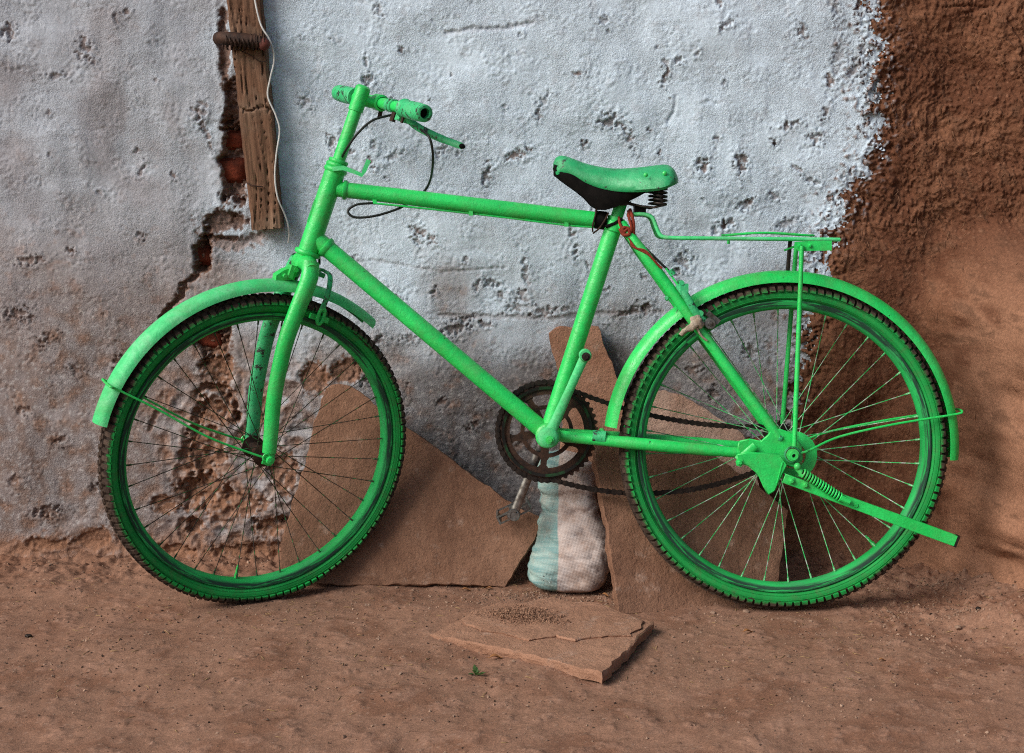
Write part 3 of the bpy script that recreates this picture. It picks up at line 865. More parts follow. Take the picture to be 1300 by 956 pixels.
# grit over the ground
pts = []
for _ in range(3200):
    px, py = rnd.uniform(-60, 1360), 716 + abs(rnd.gauss(0, 1)) * 110
    q = G(px, py)
    if q.y > 0.36 or q.y < -1.0: continue
    pts.append((q.x, q.y, ground_z(q.x, q.y) + 0.0004))
for _ in range(900):
    px, py = rnd.gauss(1190, 60), rnd.gauss(765, 26)
    q = G(px, py)
    if q.y > 0.3: continue
    pts.append((q.x, q.y, ground_z(q.x, q.y) + 0.0004))
for _ in range(700):
    px, py = rnd.gauss(700, 70), rnd.gauss(757, 6)
    q = G(px, py)
    pts.append((q.x, q.y, ground_z(q.x, q.y) + 0.0004))
for _ in range(700):
    x = rnd.uniform(-1.25, 0.7); y = 0.335 - abs(rnd.gauss(0, 0.03))
    pts.append((x, y, ground_z(x, y) + 0.0006))
tag(clods("grit", pts, MAT['pebble'], 6, (0.0009, 0.0042)), "fine grit and crumbs scattered over the earth", "grit", kind="stuff")

pts = []
for _ in range(1500):
    px, py = rnd.uniform(-60, 1360), 722 + abs(rnd.gauss(0, 1)) * 105
    q = G(px, py)
    if q.y > 0.36 or q.y < -1.0: continue
    pts.append((q.x, q.y, ground_z(q.x, q.y) + 0.0005))
tag(clods("dark_grit", pts, m_simple("dark_grit", (0.035, 0.022, 0.016), (0.10, 0.06, 0.042), 9, 0.95), 16, (0.0008, 0.0034)), "dark crumbs scattered over the earth", "grit", kind="stuff")

# straw: bits trodden into the earth and fibres in the mud
def straws(name, items, seed):
    rnd = random.Random(seed); mb = MB()
    for (p, d, L, r) in items:
        p = Vector(p); d = Vector(d).normalized()
        bend = Vector((rnd.uniform(-1, 1), rnd.uniform(-1, 1), rnd.uniform(-.3, .6))) * L * 0.12
        mb.tube([p - d * L / 2, p + bend, p + d * L / 2], [r * 0.7, r, r * 0.5], 4)
    return link(name, mb.mesh(name, sharp=0, fix=False), MAT['straw'])
it = []
for _ in range(420):
    px, py = rnd.uniform(-40, 1340), 735 + abs(rnd.gauss(0, 1)) * 80
    q = G(px, py)
    if q.y > 0.3 or q.y < -0.9: continue
    a = rnd.uniform(0, 6.28)
    it.append(((q.x, q.y, ground_z(q.x, q.y) + 0.001), (math.cos(a), math.sin(a), rnd.uniform(-.1, .15)), rnd.uniform(0.006, 0.022), rnd.uniform(0.0004, 0.0009)))
tag(straws("straw_bits", it, 9), "bits of straw trodden into the earth", "straw", kind="stuff")
it = []
for _ in range(520):
    x = rnd.uniform(0.72, 1.28); z = rnd.uniform(0.05, 1.3)
    if rnd.random() > (0.35 if z < 0.6 else 1.0): continue
    i = int(np.searchsorted(xs, x)); j = int(np.searchsorted(zs, z))
    if not is_mud[i, j]: continue
    a = rnd.gauss(1.4, 0.6)
    it.append(((x, P[i, j, 1] - 0.0006, z), (math.cos(a), rnd.uniform(-.12, .12), math.sin(a)), rnd.uniform(0.006, 0.026), rnd.uniform(0.0004, 0.0009)))
so = straws("straw_fibre", it, 10)
so.data.materials[0] = m_simple("muddy_straw", (0.28, 0.15, 0.08), (0.17, 0.08, 0.045), 30, 0.9)
tag(so, "straw fibres sticking out of the mud wall", "straw", kind="stuff")

# dry leaves and pebbles big enough to pick out
def leaf(px, py, L, ang, label):
    q = G(px, py); z = ground_z(q.x, q.y) + 0.003
    mb = MB(); vs_ = []; rows = 6
    for i in range(rows + 1):
        t = i / rows; w = math.sin(math.pi * min(t * 0.95 + 0.04, 1)) * L * 0.26
        for s in (-1, 0, 1):
            vs_.append((L * (t - 0.5), s * w, abs(s) * w * 0.5 + 0.10 * L * math.sin(t * 5) + 0.001))
    fs = []
    for i in range(rows):
        for s in range(2):
            a = i * 3 + s; fs.append((a, a + 1, a + 4, a + 3))
    top = len(vs_)
    vs_ += [(a, b, c - 0.0006) for a, b, c in vs_]
    fs += [tuple(top + k for k in f[::-1]) for f in fs]
    mb.add(vs_, fs)
    mb.tube([(-L * 0.5, 0, 0.001), (-L * 0.75, L * 0.05, 0.002)], L * 0.02, 5)
    o = mb.build("dry_leaf", MAT['leaf'])
    o.location = (q.x, q.y, z); o.rotation_euler = (0, 0, R(ang))
    tag(o, label, "leaf", "dry leaves on the ground")
leaf(950, 803, 0.022, 20, "orange dry leaf on the earth in front of the rear wheel")
leaf(592, 748, 0.020, 8, "dry leaf at the foot of the leaning slab, left of another")
leaf(620, 747, 0.016, 170, "small dry leaf at the right foot of the leaning slab")
leaf(678, 735, 0.022, 40, "curled leaf in the gap beside the green and white sack")
leaf(768, 755, 0.018, -30, "dry leaf between the sack and the right-hand slab")
leaf(630, 834, 0.026, 12, "pale dry leaf under the front edge of the flat slab")
leaf(1120, 838, 0.014, 5, "dark dry leaf at the lower right on bare earth")

def pebble(px, py, s, mat, label, seed):
    q = G(px, py)
    mb = MB().ball((0, 0, 0), 1, (1.2, 0.9, 0.7), 12)
    mb.v = [(p + mnoise.noise_vector(p * 1.6 + Vector((seed, 0, 0))) * 0.35) * s for p in mb.v]
    o = mb.build("pebble", mat); o.location = (q.x, q.y, ground_z(q.x, q.y) + s * 0.35)
    tag(o, label, "pebble", "pebbles on the ground")
pebble(1184, 786, 0.006, MAT['oily'], "dark pebble right of the rear wheel, left of a second one", 1)
pebble(1241, 789, 0.005, MAT['oily'], "dark pebble near the foot of the mud bulge", 2)
pebble(36, 803, 0.006, MAT['oily'], "dark pebble on the earth at the far left", 3)
pebble(1216, 800, 0.006, MAT['pebble'], "brown pebble just below the two dark ones", 4)
pebble(947, 777, 0.006, MAT['pebble'], "brown pebble touching the rear tyre's shadow", 5)
pebble(905, 778, 0.005, MAT['pebble'], "small brown pebble at the foot of the right-hand slab", 6)
# reddish brick fragment at the foot of the mud wall
mb = MB().box((0, 0, 0), (0.030, 0.03, 0.014)); me_ = mb.mesh("brick_fragment", 0)
bm = bmesh.new(); bm.from_mesh(me_); bmesh.ops.subdivide_edges(bm, edges=bm.edges[:], cuts=4, use_grid_fill=True)
for v in bm.verts: v.co += mnoise.noise_vector(v.co * 90) * 0.006
bm.to_mesh(me_); bm.free()
o = link("brick_fragment", me_, MAT['brick']); q = G(1196, 712); o.location = (q.x, q.y - 0.01, 0.02); o.rotation_euler = (0.2, 0.3, 0.4)
tag(o, "red brick fragment in the loose earth under the kickstand", "brick fragment")

# small weed
w = empty("weed", G(604, 857))
w.location.z = ground_z(w.location.x, w.location.y)
rw = random.Random(4)
for i in range(16):
    a = rw.uniform(0, 6.28); L = rw.uniform(0.012, 0.026); lean_ = rw.uniform(0.4, 1.2)
    d = Vector((math.cos(a) * math.sin(lean_), math.sin(a) * math.sin(lean_), math.cos(lean_)))
    s = Vector((-math.sin(a), math.cos(a), 0)) * L * 0.17
    p1 = d * L * 0.55; p2 = d * L - Vector((0, 0, L * 0.15))
    mb = MB(); n_ = d.cross(s).normalized() * 0.0005
    mb.add([(0, 0, 0), p1 + s, p2, p1 - s, n_, p1 + s + n_, p2 + n_, p1 - s + n_], [(0, 1, 2, 3), (7, 6, 5, 4), (0, 4, 5, 1), (1, 5, 6, 2), (2, 6, 7, 3), (3, 7, 4, 0)])
    mb.build("leaf", MAT['weed'], w)
tag(w, "tiny green weed growing in the earth in front of the flat slab", "weed")

# sack
sb = G(728, 752)
sack_o = Vector((W(722, 700, 0.15).x, 0.165, 0.0))
mb = MB(); rows, segs = 80, 96
vs_ = []; fs = []
prof = [(0.0, 0.55), (0.008, 0.84), (0.022, 0.98), (0.05, 1.05), (0.09, 1.0), (0.135, 0.84), (0.165, 0.70), (0.19, 0.72), (0.24, 0.74), (0.265, 0.72), (0.285, 0.45), (0.292, 0.1)]
hs = [p[0] for p in prof]; ws = [p[1] for p in prof]
for i in range(rows + 1):
    h = 0.292 * i / rows; wd = float(np.interp(h, hs, ws))
    cx = 0.010 * math.sin(h * 14) - 0.012 * (h / 0.29); cy = 0.16 * h
    for k in range(segs):
        a = 2 * math.pi * k / segs
        ca, sa = math.cos(a), math.sin(a)
        ex = 0.086 * wd * math.copysign(abs(ca) ** 0.8, ca); ey = 0.060 * wd * math.copysign(abs(sa) ** 0.8, sa)
        p = Vector((ex + cx, ey + cy, h))
        fold = 0.0035 * math.sin(h * 150 + 2.2 * mnoise.noise(Vector((p.x * 18, 0, h * 10)))) * max(0, 1 - abs(h - 0.19) / 0.07)
        lump = mnoise.noise(Vector((p.x * 16, p.y * 16, h * 16))) * 0.010 + mnoise.noise(Vector((p.x * 26, p.y * 26, h * 52 + p.x * 25))) * 0.0034 + (1 - abs(mnoise.noise(Vector((p.x * 22 + h * 30, p.y * 22, h * 40))))) ** 6 * -0.004
        nrm = Vector((ca, sa, 0))
        p += nrm * (lump + fold)
        vs_.append(p)
for i in range(rows):
    for k in range(segs):
        k2 = (k + 1) % segs
        fs.append((i * segs + k, i * segs + k2, (i + 1) * segs + k2, (i + 1) * segs + k))
fs.append(tuple(range(segs))[::-1]); fs.append(tuple(rows * segs + k for k in range(segs)))
mb.add(vs_, fs)
sk = mb.build("woven_sack", MAT['sack'], None, sharp=0)
sk.location = sack_o + Vector((0, -0.02, -0.004)); sk.rotation_euler = (R(-4), R(1), 0)
tag(sk, "filled woven sack with a teal stripe, squeezed between the leaning slabs", "sack")
# frayed corner of the sack
mb = MB()
for i in range(14):
    a = i * 0.9
    p = Vector((-0.048 + 0.006 * math.cos(a), -0.056, 0.037 + 0.008 * math.sin(a)))
    mb.tube([p, p + Vector((0.004 * math.cos(a), -0.005, 0.005 * math.sin(a)))], 0.0008, 4)
mb.build("frayed_hole", m_simple("frayed_fibre", (0.08, 0.2, 0.2), (0.4, 0.42, 0.4), 200, 0.8), sk)

# plank
pt, pb = W(304, -90), W(342.5, 289)
plank_w = 39 * PXM; L = (pt - pb).length
ax_ = (pt - pb).normalized(); ang = math.atan2(ax_.x, ax_.z)
nx_, nz_ = 26, 150
mb = MB(); vs_ = []; fs = []
for face in (0, 1):
    for j in range(nz_ + 1):
        t = j / nz_
        for i in range(nx_ + 1):
            s = i / nx_ - 0.5
            wv = plank_w * (1.0 + 0.14 * t) * (1 + 0.03 * mnoise.noise(Vector((3, t * 9, 0))))
            x = s * wv + 0.0016 * mnoise.noise(Vector((s * 3, t * 30, 5)))
            z = t * L + (0.004 * mnoise.noise(Vector((s * 12, 0, 2))) if j in (0, nz_) else 0)
            if face == 0:
                g = mnoise.noise(Vector((x * 260, t * 7, 1))) * 0.0014 + mnoise.noise(Vector((x * 90, t * 3.5, 4))) * 0.0028
                gr = abs(mnoise.noise(Vector((x * 62 + 4 * mnoise.noise(Vector((t * 3, 1, 1))), t * 1.3, 9))))
                g -= 0.010 * max(0, 1 - gr / 0.05) * max(0, min(1, 0.4 + 1.6 * mnoise.noise(Vector((x * 20, t * 4, 3)))))
                edge_r = -0.006 * max(0, (abs(s) - 0.42) / 0.08) ** 2
                step_ = 0.003 if t < 0.405 + 0.01 * math.sin(s * 9) else 0.0       # the cross crack: lower length sits proud
                cr = -0.006 if abs(t - 0.405 - 0.006 * math.sin(s * 9)) < 0.005 else 0
                vs_.append((x, -0.030 + (-1) * (g + edge_r + step_ + cr), z))
            else:
                vs_.append((x * 0.97, 0.012, z))
n1 = (nx_ + 1) * (nz_ + 1)
for j in range(nz_):
    for i in range(nx_):
        a = j * (nx_ + 1) + i; b = a + nx_ + 1
        fs.append((a, a + 1, b + 1, b)); fs.append((n1 + a, n1 + b, n1 + b + 1, n1 + a + 1))
for j in range(nz_):
    a = j * (nx_ + 1); b = a + nx_ + 1
    fs.append((a, b, n1 + b, n1 + a)); fs.append((a + nx_, n1 + a + nx_, n1 + b + nx_, b + nx_))
for i in range(nx_):
    fs.append((i, n1 + i, n1 + i + 1, i + 1)); t_ = nz_ * (nx_ + 1) + i
    fs.append((t_, t_ + 1, n1 + t_ + 1, n1 + t_))
mb.add(vs_, fs)
plank = mb.build("wooden_plank", MAT['wood'], None, sharp=50)
plank.location = (pb.x, WALL_Y - 0.008, pb.z); plank.rotation_euler = (0, ang, 0)
tag(plank, "weathered wooden plank fixed upright on the plaster wall", "plank")
Mi = plank.matrix_basis.inverted()
def onp(px, py, y): return Mi @ W(px, py, WALL_Y + y)
MB().tube(spline([onp(313, 232, -0.042), onp(322, 236, -0.047), onp(334, 237, -0.045)], 4), 0.0013, 6).build("bent_nail", MAT['rust'], plank)

# the iron peg and wire binding on the plank
peg = empty("iron_peg", W(308, 51, WALL_Y - 0.05))
po = Vector(peg.location)
def pp(px, py, y): return W(px, py, WALL_Y + y) - po
MB().tube(spline([pp(277, 49, -0.030), pp(290, 49, -0.052), pp(312, 51, -0.056), pp(334, 55, -0.056)], 5), 0.0145, 12).build("bar", MAT['rust'], peg)
MB().ball(pp(335, 56, -0.062), 0.0135, (1, 0.8, 1), 12).build("bolt_head", m_simple("red_rust", (0.12, 0.03, 0.02), (0.07, 0.02, 0.015), 60, 0.7), peg)
MB().ball(pp(280, 49, -0.040), 0.014, (1, 0.9, 1), 12).build("knob", MAT['rust'], peg)
rw = random.Random(12)
for i in range(9):
    pts_ = []
    x0 = 282 + i * 5.5
    for s in range(26):
        a = s / 25 * 6.28 * 2
        pts_.append(pp(x0 + s * 0.35 + 1.5 * rw.random(), 50 + x0 * 0.01 + 10.5 * math.sin(a), -0.054 - 0.018 * math.cos(a)))
    MB().tube(pts_, 0.0010, 5).build("binding_wire", MAT['rust'], peg)
MB().tube(spline([pp(332, 62, -0.05), pp(338, 76, -0.045), pp(330, 78, -0.045), pp(318, 70, -0.046), pp(300, 62, -0.05)], 6), 0.0010, 5).build("binding_wire", MAT['rust'], peg)
tag(peg, "rusty iron peg bound with wire across the top of the plank", "peg")

mb = MB().tube(spline([W(x, y, WALL_Y - d) for x, y, d in [(318, -90, .03), (321, -20, .04), (330, 28, .046), (343, 52, .050), (348, 75, .046), (343, 100, .044), (340, 122, .043), (350, 146, .042), (355, 166, .042), (351, 195, .043), (349, 225, .043), (353, 252, .04), (363, 276, .03), (367, 295, .022), (366, 308, .014)]], 8), 0.0019, 8)
tag(mb.build("electric_wire", MAT['white_wire'], None), "thin white wire hanging down along the right edge of the plank", "wire")

# ================================================================== THE BICYCLE
bike = empty("bicycle")
bike.rotation_euler = (-LEAN, 0, 0)
tag(bike, "old bicycle painted bright green all over, leaning against the plaster wall", "bicycle")
def bpart(mb, name, mat='green', parent=None, **kw):
    return mb.build(name, MAT[mat] if isinstance(mat, str) else mat, parent or bike, **kw)
Y_ = Vector((0, 1, 0))
def at_w(p, w): return Vector((p.x, w, p.z))

# ---- frame
HT, HB = B(426, 216), B(391, 320)
axis_d = (HT - HB).normalized()
BBp = B(695, 551)
SC = B(779, 288)                   # seat cluster
TT0, TT1 = B(428, 240), B(766, 280)
DT0 = B(402, 304)
REAR = Vector((B(994, 570).x, 0, 0.3335))
hd = MB()
hd.cyl(HB, HT, 0.0205, 24)
for c_, r_, h_ in ((HB - axis_d * 0.002, 0.0265, 0.010), (HT + axis_d * 0.000, 0.0235, 0.010), (HT + axis_d * 0.0095, 0.0225, 0.009), (HT + axis_d * 0.018, 0.0200, 0.008)):
    hd.lathe([(0.001, -h_ * .5), (r_ * .92, -h_ * .5), (r_, -h_ * .25), (r_, h_ * .25), (r_ * .92, h_ * .5), (0.001, h_ * .5)], c_, axis_d, 28)
head = bpart(hd, "head_tube")
bpart(MB().tube([TT0, TT1], 0.0158, 20), "top_tube")
bpart(MB().lathe([(0.016, 0), (0.0195, 0.001), (0.0195, 0.006), (0.016, 0.010)], TT0 + (TT1 - TT0).normalized() * 0.012, TT1 - TT0, 24), "lug")
bpart(MB().tube([DT0, BBp], 0.0178, 22), "down_tube")
bpart(MB().lathe([(0.018, 0), (0.0215, 0.001), (0.0215, 0.007), (0.018, 0.012)], DT0 + (BBp - DT0).normalized() * 0.020, BBp - DT0, 24), "lug")
bpart(MB().tube([BBp, SC + (SC - BBp).normalized() * 0.02], 0.0172, 22), "seat_tube")
bb = MB().lathe([(0.001, -0.040), (0.020, -0.040), (0.0245, -0.036), (0.0245, 0.036), (0.020, 0.040), (0.001, 0.040)], BBp, Y_, 28)
bb.lathe([(0.012, -0.048), (0.017, -0.047), (0.017, -0.039)], BBp, Y_, 20)
bpart(bb, "bottom_bracket")
DROP_L, DROP_R = -0.062, 0.062
for s in (-1, 1):
    e = at_w(B(945, 571), s * 0.056)
    a = at_w(BBp + Vector((0.018, 0, -0.001)), s * 0.018)
    mb = MB().tube(spline([a, at_w(a.lerp(e, 0.30), s * 0.036), at_w(a.lerp(e, 0.65), s * 0.050), e], 5), [0.0115] * 6 + [0.0122] * 4 + [0.0118] * 3 + [0.0105] * 3, 16)
    bpart(mb, "chain_stay")
    t0 = at_w(B(788, 284), s * 0.014); t1 = at_w(B(984, 552), s * 0.058)
    mb = MB().tube(spline([t0, at_w(t0.lerp(t1, 0.12), s * 0.032), at_w(t0.lerp(t1, 0.45), s * 0.044), t1], 5), [0.0100] * 5 + [0.0112] * 6 + [0.0105] * 5, 16)
    bpart(mb, "seat_stay")
bpart(MB().cyl(at_w(B(872, 398), -0.044), at_w(B(872, 398), 0.044), 0.006, 10), "bridge")
bpart(MB().cyl(at_w(B(765, 549), -0.03), at_w(B(765, 549), 0.03), 0.006, 10), "bridge")
# dirt-splashed seam clamp on the near chain stay
bpart(MB().tube([at_w(B(752, 552), -0.030), at_w(B(768, 553), -0.034)], 0.0135, 16), "stay_clamp", 'green_chip')

# ---- dropouts, axle plates and stand bracket
def plate(pxs, w, th, mb=None):
    mb = mb or MB()
    return mb.prism([at_w(B(x, y, w), w) for x, y in pxs], (0, th, 0))
near = [(938, 560), (952, 557), (966, 560), (975, 552), (980, 544), (992, 545), (1008, 551), (1018, 566), (1020, 584), (1008, 594), (994, 590), (980, 584), (962, 582), (942, 580), (936, 570)]
bpart(plate(near, -0.066, 0.007), "dropout", 'green', bevel=0.002)
bpart(plate([(x, y) for x, y in near], 0.060, 0.007), "dropout", 'green', bevel=0.002)
br = plate([(934, 577), (950, 574), (990, 576), (1000, 590), (994, 602), (984, 624), (975, 629), (969, 618), (962, 602), (950, 592), (938, 588)], -0.081, 0.006)
brk = bpart(br, "stand_bracket", bevel=0.0022)
bpart(MB().tube([at_w(B(985, 580), -0.077), at_w(B(978, 606), -0.079)], [0.006, 0.003], 10, flat=(1, .5)).tube([at_w(B(946, 579), -0.076), at_w(B(985, 579), -0.077)], [0.003, 0.003], 8), "rib", 'green', brk)
bpart(MB().tube([at_w(B(930, 578), -0.071), at_w(B(938, 572), -0.0745), at_w(B(952, 560), -0.073)], 0.0085, 12, flat=(.45, 1)), "clamp_strap", 'green', brk)
def bolt(p, w, r, L=0.008, mat='green', name="bolt", parent=None, hole=False):
    p = at_w(p, w)
    pr = [(0.0005, -L), (r * .55, -L), (r * .8, -L * .8), (r * .85, -L * .35), (r * 1.35, -L * .3), (r * 1.35, 0)]
    m_ = MB().lathe(pr, p, Y_, 6 if not hole else 16)
    return bpart(m_, name, mat, parent)
bolt(B(932, 580), -0.080, 0.0065, parent=brk)
axl = bpart(MB().lathe([(0.0035, -0.008), (0.004, -0.014), (0.0085, -0.014), (0.0085, -0.004), (0.0125, -0.004), (0.0125, 0.004), (0.004, 0.004)], at_w(B(998, 571), -0.078), Y_, 20), "axle_nut")
bpart(MB().cyl(at_w(B(998, 571), -0.084), at_w(B(998, 571), 0.084), 0.0042, 10), "axle", 'oily')
bpart(MB().lathe([(0.001, 0.013), (0.0085, 0.013), (0.0085, 0.0), (0.0125, 0.0), (0.0125, -0.006)], at_w(B(998, 571), 0.068), Y_, 12), "axle_nut")

bpart(MB().lathe([(0.004, -0.002), (0.0165, -0.002), (0.0165, 0.002), (0.004, 0.002)], at_w(B(998, 571), -0.0705), Y_, 24, close=True), "washer", 'green_chip')
bpart(MB().lathe([(0.004, -0.0015), (0.0135, -0.0015), (0.0135, 0.0015), (0.004, 0.0015)], at_w(B(998, 571), -0.0745), Y_, 24, close=True), "washer", 'rust')
bolt(B(984, 551), -0.066, 0.0045, 0.006, mat='green_chip')
bpart(MB().cyl(at_w(B(996, 604), -0.070), at_w(B(996, 604), -0.096), 0.0075, 12), "stand_pivot", 'oily', brk)
bpart(MB().prism([at_w(B(985, 594), -0.082), at_w(B(1012, 600), -0.082), at_w(B(1024, 616), -0.082), at_w(B(1004, 612), -0.082), at_w(B(988, 606), -0.082)], (0, 0.004, 0)), "hinge_plate", 'rust', brk)
# ---- kickstand
k0, k1 = at_w(B(985, 598), -0.088), at_w(B(1212, 686, -0.10), -0.10)
kd = (k1 - k0).normalized(); kn = Y_.cross(kd).normalized()
mb = MB()
hw = 0.0105
sec = [(-hw, -0.010), (-hw, 0.006), (-hw * .8, 0.006), (-hw * .8, -0.007), (hw * .8, -0.007), (hw * .8, 0.006), (hw, 0.006), (hw, -0.010)]
vs_, fs = [], []
stations = [0, 0.05, 0.2, 0.5, 0.8, 0.97, 1.0]
for t in stations:
    sc = 0.85 + 0.25 * t if t < 0.97 else 1.05
    for (a, b) in sec: vs_.append(k0.lerp(k1, t) + kn * a * sc + Y_ * b)
m_ = len(sec)
for i in range(len(stations) - 1):
    for k in range(m_): fs.append((i * m_ + k, i * m_ + (k + 1) % m_, (i + 1) * m_ + (k + 1) % m_, (i + 1) * m_ + k))
fs.append(tuple(range(m_))[::-1]); fs.append(tuple((len(stations) - 1) * m_ + k for k in range(m_)))
mb.add(vs_, fs)
stand = bpart(mb, "kickstand", bevel=0.0008)
bpart(MB().box(k1 + kd * 0.002, (0.006, 0.018, 0.024), Matrix((kd, Y_, kn)).transposed()), "end_cap", 'oily', stand)
s0, s1 = at_w(B(1006, 590), -0.104), at_w(B(1054, 621), -0.106)
sdv = (s1 - s0); sL = sdv.length; sdn = sdv.normalized(); sn = Y_.cross(sdn)
pts_ = []
turns = 15
for i in range(turns * 12 + 1):
    a = i / 12 * 2 * math.pi
    pts_.append(s0 + sdn * (sL * i / (turns * 12)) + (sn * math.cos(a) + Y_ * math.sin(a)) * 0.0078)
bpart(MB().tube(pts_, 0.00195, 6), "spring", 'green', stand)
bpart(MB().cyl(s0, s1, 0.0055, 10), "spring_core", 'oily', stand)
bpart(MB().tube([at_w(B(1001, 584), -0.100), at_w(B(1008, 594), -0.104)], [0.007, 0.006], 10).ball(at_w(B(1001, 583), -0.104), 0.0075), "pivot", 'green', stand)
for x, y in ((994, 601), (1011, 606)): bolt(B(x, y), -0.098, 0.0055, 0.010, parent=stand)
bpart(MB().cyl(at_w(B(1054, 621), -0.112), at_w(B(1064, 626), -0.112), 0.0062, 8), "spring_hook", 'green', stand)
bolt(B(1073, 631), -0.098, 0.0065, 0.008, parent=stand)

# ---- wheels
WR = 0.3345
SC_F, SC_R = 0.968, 0.988
def make_tread(nk=124):
    mb = MB()
    for i in range(nk):
        a0 = 2 * math.pi * i / nk
        for row, (y, dy, r0, r1, off, tl) in enumerate(((-0.019, 0.0085, 0.318, 0.3325, 0, 0.66), (0.019, 0.0085, 0.318, 0.3325, 0.5, 0.66), (-0.0065, 0.0055, 0.327, 0.3350, 0.5, 0.66), (0.0065, 0.0055, 0.327, 0.3350, 0.0, 0.66))):
            a = a0 + off * 2 * math.pi / nk
            hwid = math.pi / nk * tl
            q = []
            for r in (r0, r1):
                for da in (-hwid, hwid):
                    for yy in (y - dy * (0.9 if r == r1 else 1.1), y + dy * (0.9 if r == r1 else 1.1)):
                        k = 0.93 if r == r1 else 1.05
                        rr = r - (0.007 if (abs(yy) > 0.022 and r == r1) else 0)
                        q.append((rr * math.cos(a + da * k), yy, rr * math.sin(a + da * k)))
            mb.add(q, [(0, 1, 3, 2), (4, 6, 7, 5), (0, 4, 5, 1), (2, 3, 7, 6), (0, 2, 6, 4), (1, 5, 7, 3)])
    return mb.mesh("tread", 30)
def tyre_mesh():
    half = [(0.2948, 0.0125), (0.3008, 0.0140), (0.3015, 0.0160), (0.3027, 0.0178), (0.3063, 0.0202), (0.3107, 0.0216), (0.3151, 0.0216), (0.3191, 0.0204), (0.3230, 0.0180), (0.3270, 0.0140), (0.3297, 0.0090), (0.3308, 0.0)]
    prof = [(r, -y) for r, y in half] + [(r, y) for r, y in half[-2::-1]]
    mb = MB().lathe(prof, (0, 0, 0), (0, 1, 0), 128)
    for s in (-1, 1):       # raised line and bead on the sidewalls
        for rr, yy, rad in ((0.3054, 0.0200, 0.0008), (0.3147, 0.0217, 0.0008), (0.3182, 0.0208, 0.0007)):
            mb.tube([(rr * math.cos(2 * math.pi * k / 96), s * yy, rr * math.sin(2 * math.pi * k / 96)) for k in range(96)], rad, 6, closed=True)
    return mb.mesh("tyre", 60)
def rim_mesh():
    prof = [(0.2991, -0.0170), (0.2979, -0.0180), (0.2880, -0.0165), (0.2845, -0.0135), (0.2813, -0.0075), (0.2805, 0.0), (0.2813, 0.0075), (0.2845, 0.0135), (0.2880, 0.0165), (0.2979, 0.0180), (0.2991, 0.0170), (0.2904, 0.0140), (0.2860, 0.0), (0.2904, -0.0140)]
    return MB().lathe(prof, (0, 0, 0), (0, 1, 0), 128, close=True).mesh("wheel", 40)
tread_me, tyre_me, rim_me = make_tread(), tyre_mesh(), rim_mesh()
def hub_mesh(rear):
    fl = 0.034 if not rear else 0.032
    prof = [(0.004, -0.052), (0.009, -0.050), (0.009, -fl - 0.006), (0.013, -fl - 0.004), (0.024, -fl - 0.0015), (0.024, -fl + 0.0015), (0.013, -fl + 0.006), (0.0105, -0.012), (0.0105, 0.012), (0.013, fl - 0.006), (0.024, fl - 0.0015), (0.024, fl + 0.0015), (0.013, fl + 0.004), (0.009, fl + 0.006), (0.009, 0.050), (0.004, 0.052)]
    return MB().lathe(prof, (0, 0, 0), (0, 1, 0), 28).mesh("hub", 40)
SPL = 0.29
def spoke_mesh():      # along +X, hub end at 0, nipple at the rim end
    mb = MB().tube([(0, 0, 0), (0.5, 0, 0), (0.955, 0, 0), (0.956, 0, 0), (1.0, 0, 0)], [0.00095, 0.00095, 0.00095, 0.0019, 0.0021], 6)
    return mb.mesh("spoke", 50)
sp_r, sp_g = spoke_mesh(), spoke_mesh()
sp_r.materials.append(MAT['spoke_rust']); sp_g.materials.append(MAT['spoke_green'])
def make_wheel(M, rear, spin):
    wl = link("wheel", rim_me, None, bike)
    wl.matrix_basis = M @ Matrix.Rotation(spin, 4, 'Y') @ Matrix.Scale(SC_R if rear else SC_F, 4)
    link("tyre", tyre_me, MAT['tyre'], wl)
    tr = link("tread", tread_me, MAT['tread'], wl); tr["kind"] = "stuff"
    link("hub", hub_mesh(rear), MAT['rust'] if not rear else MAT['green_worn'], wl)
    fl = 0.032 if rear else 0.034
    for i in range(36):
        side_ = 1 if i % 2 else -1
        a = 2 * math.pi * i / 36
        lead = 1 if (i // 2) % 2 else -1
        ah = a + lead * R(62) + R(3) * side_
        p0 = Vector((0.0215 * math.cos(ah), side_ * fl, 0.0215 * math.sin(ah)))
        p1 = Vector((0.2822 * math.cos(a), side_ * 0.004, 0.2822 * math.sin(a)))
        d = p1 - p0
        q = d.to_track_quat('X', 'Z').to_matrix().to_4x4()
        o = bpy.data.objects.new("spoke", sp_g if rear else sp_r)
        col.objects.link(o); o.parent = wl
        o.matrix_basis = Matrix.Translation(p0) @ q @ Matrix.Diagonal((d.length, 1, 1, 1))
    a = R(0)
    u = Vector((math.cos(a), 0, math.sin(a)))
    MB().tube([u * 0.2822, u * 0.272, u * 0.2715, u * 0.258, u * 0.2575, u * 0.252], [0.0042, 0.0042, 0.003, 0.003, 0.0022, 0.002], 10).build("valve", MAT['green'], wl)
    return wl
rim_me.materials.append(MAT['green_rim'])
make_wheel(Matrix.Translation(REAR), True, R(47))           # valve to the lower right
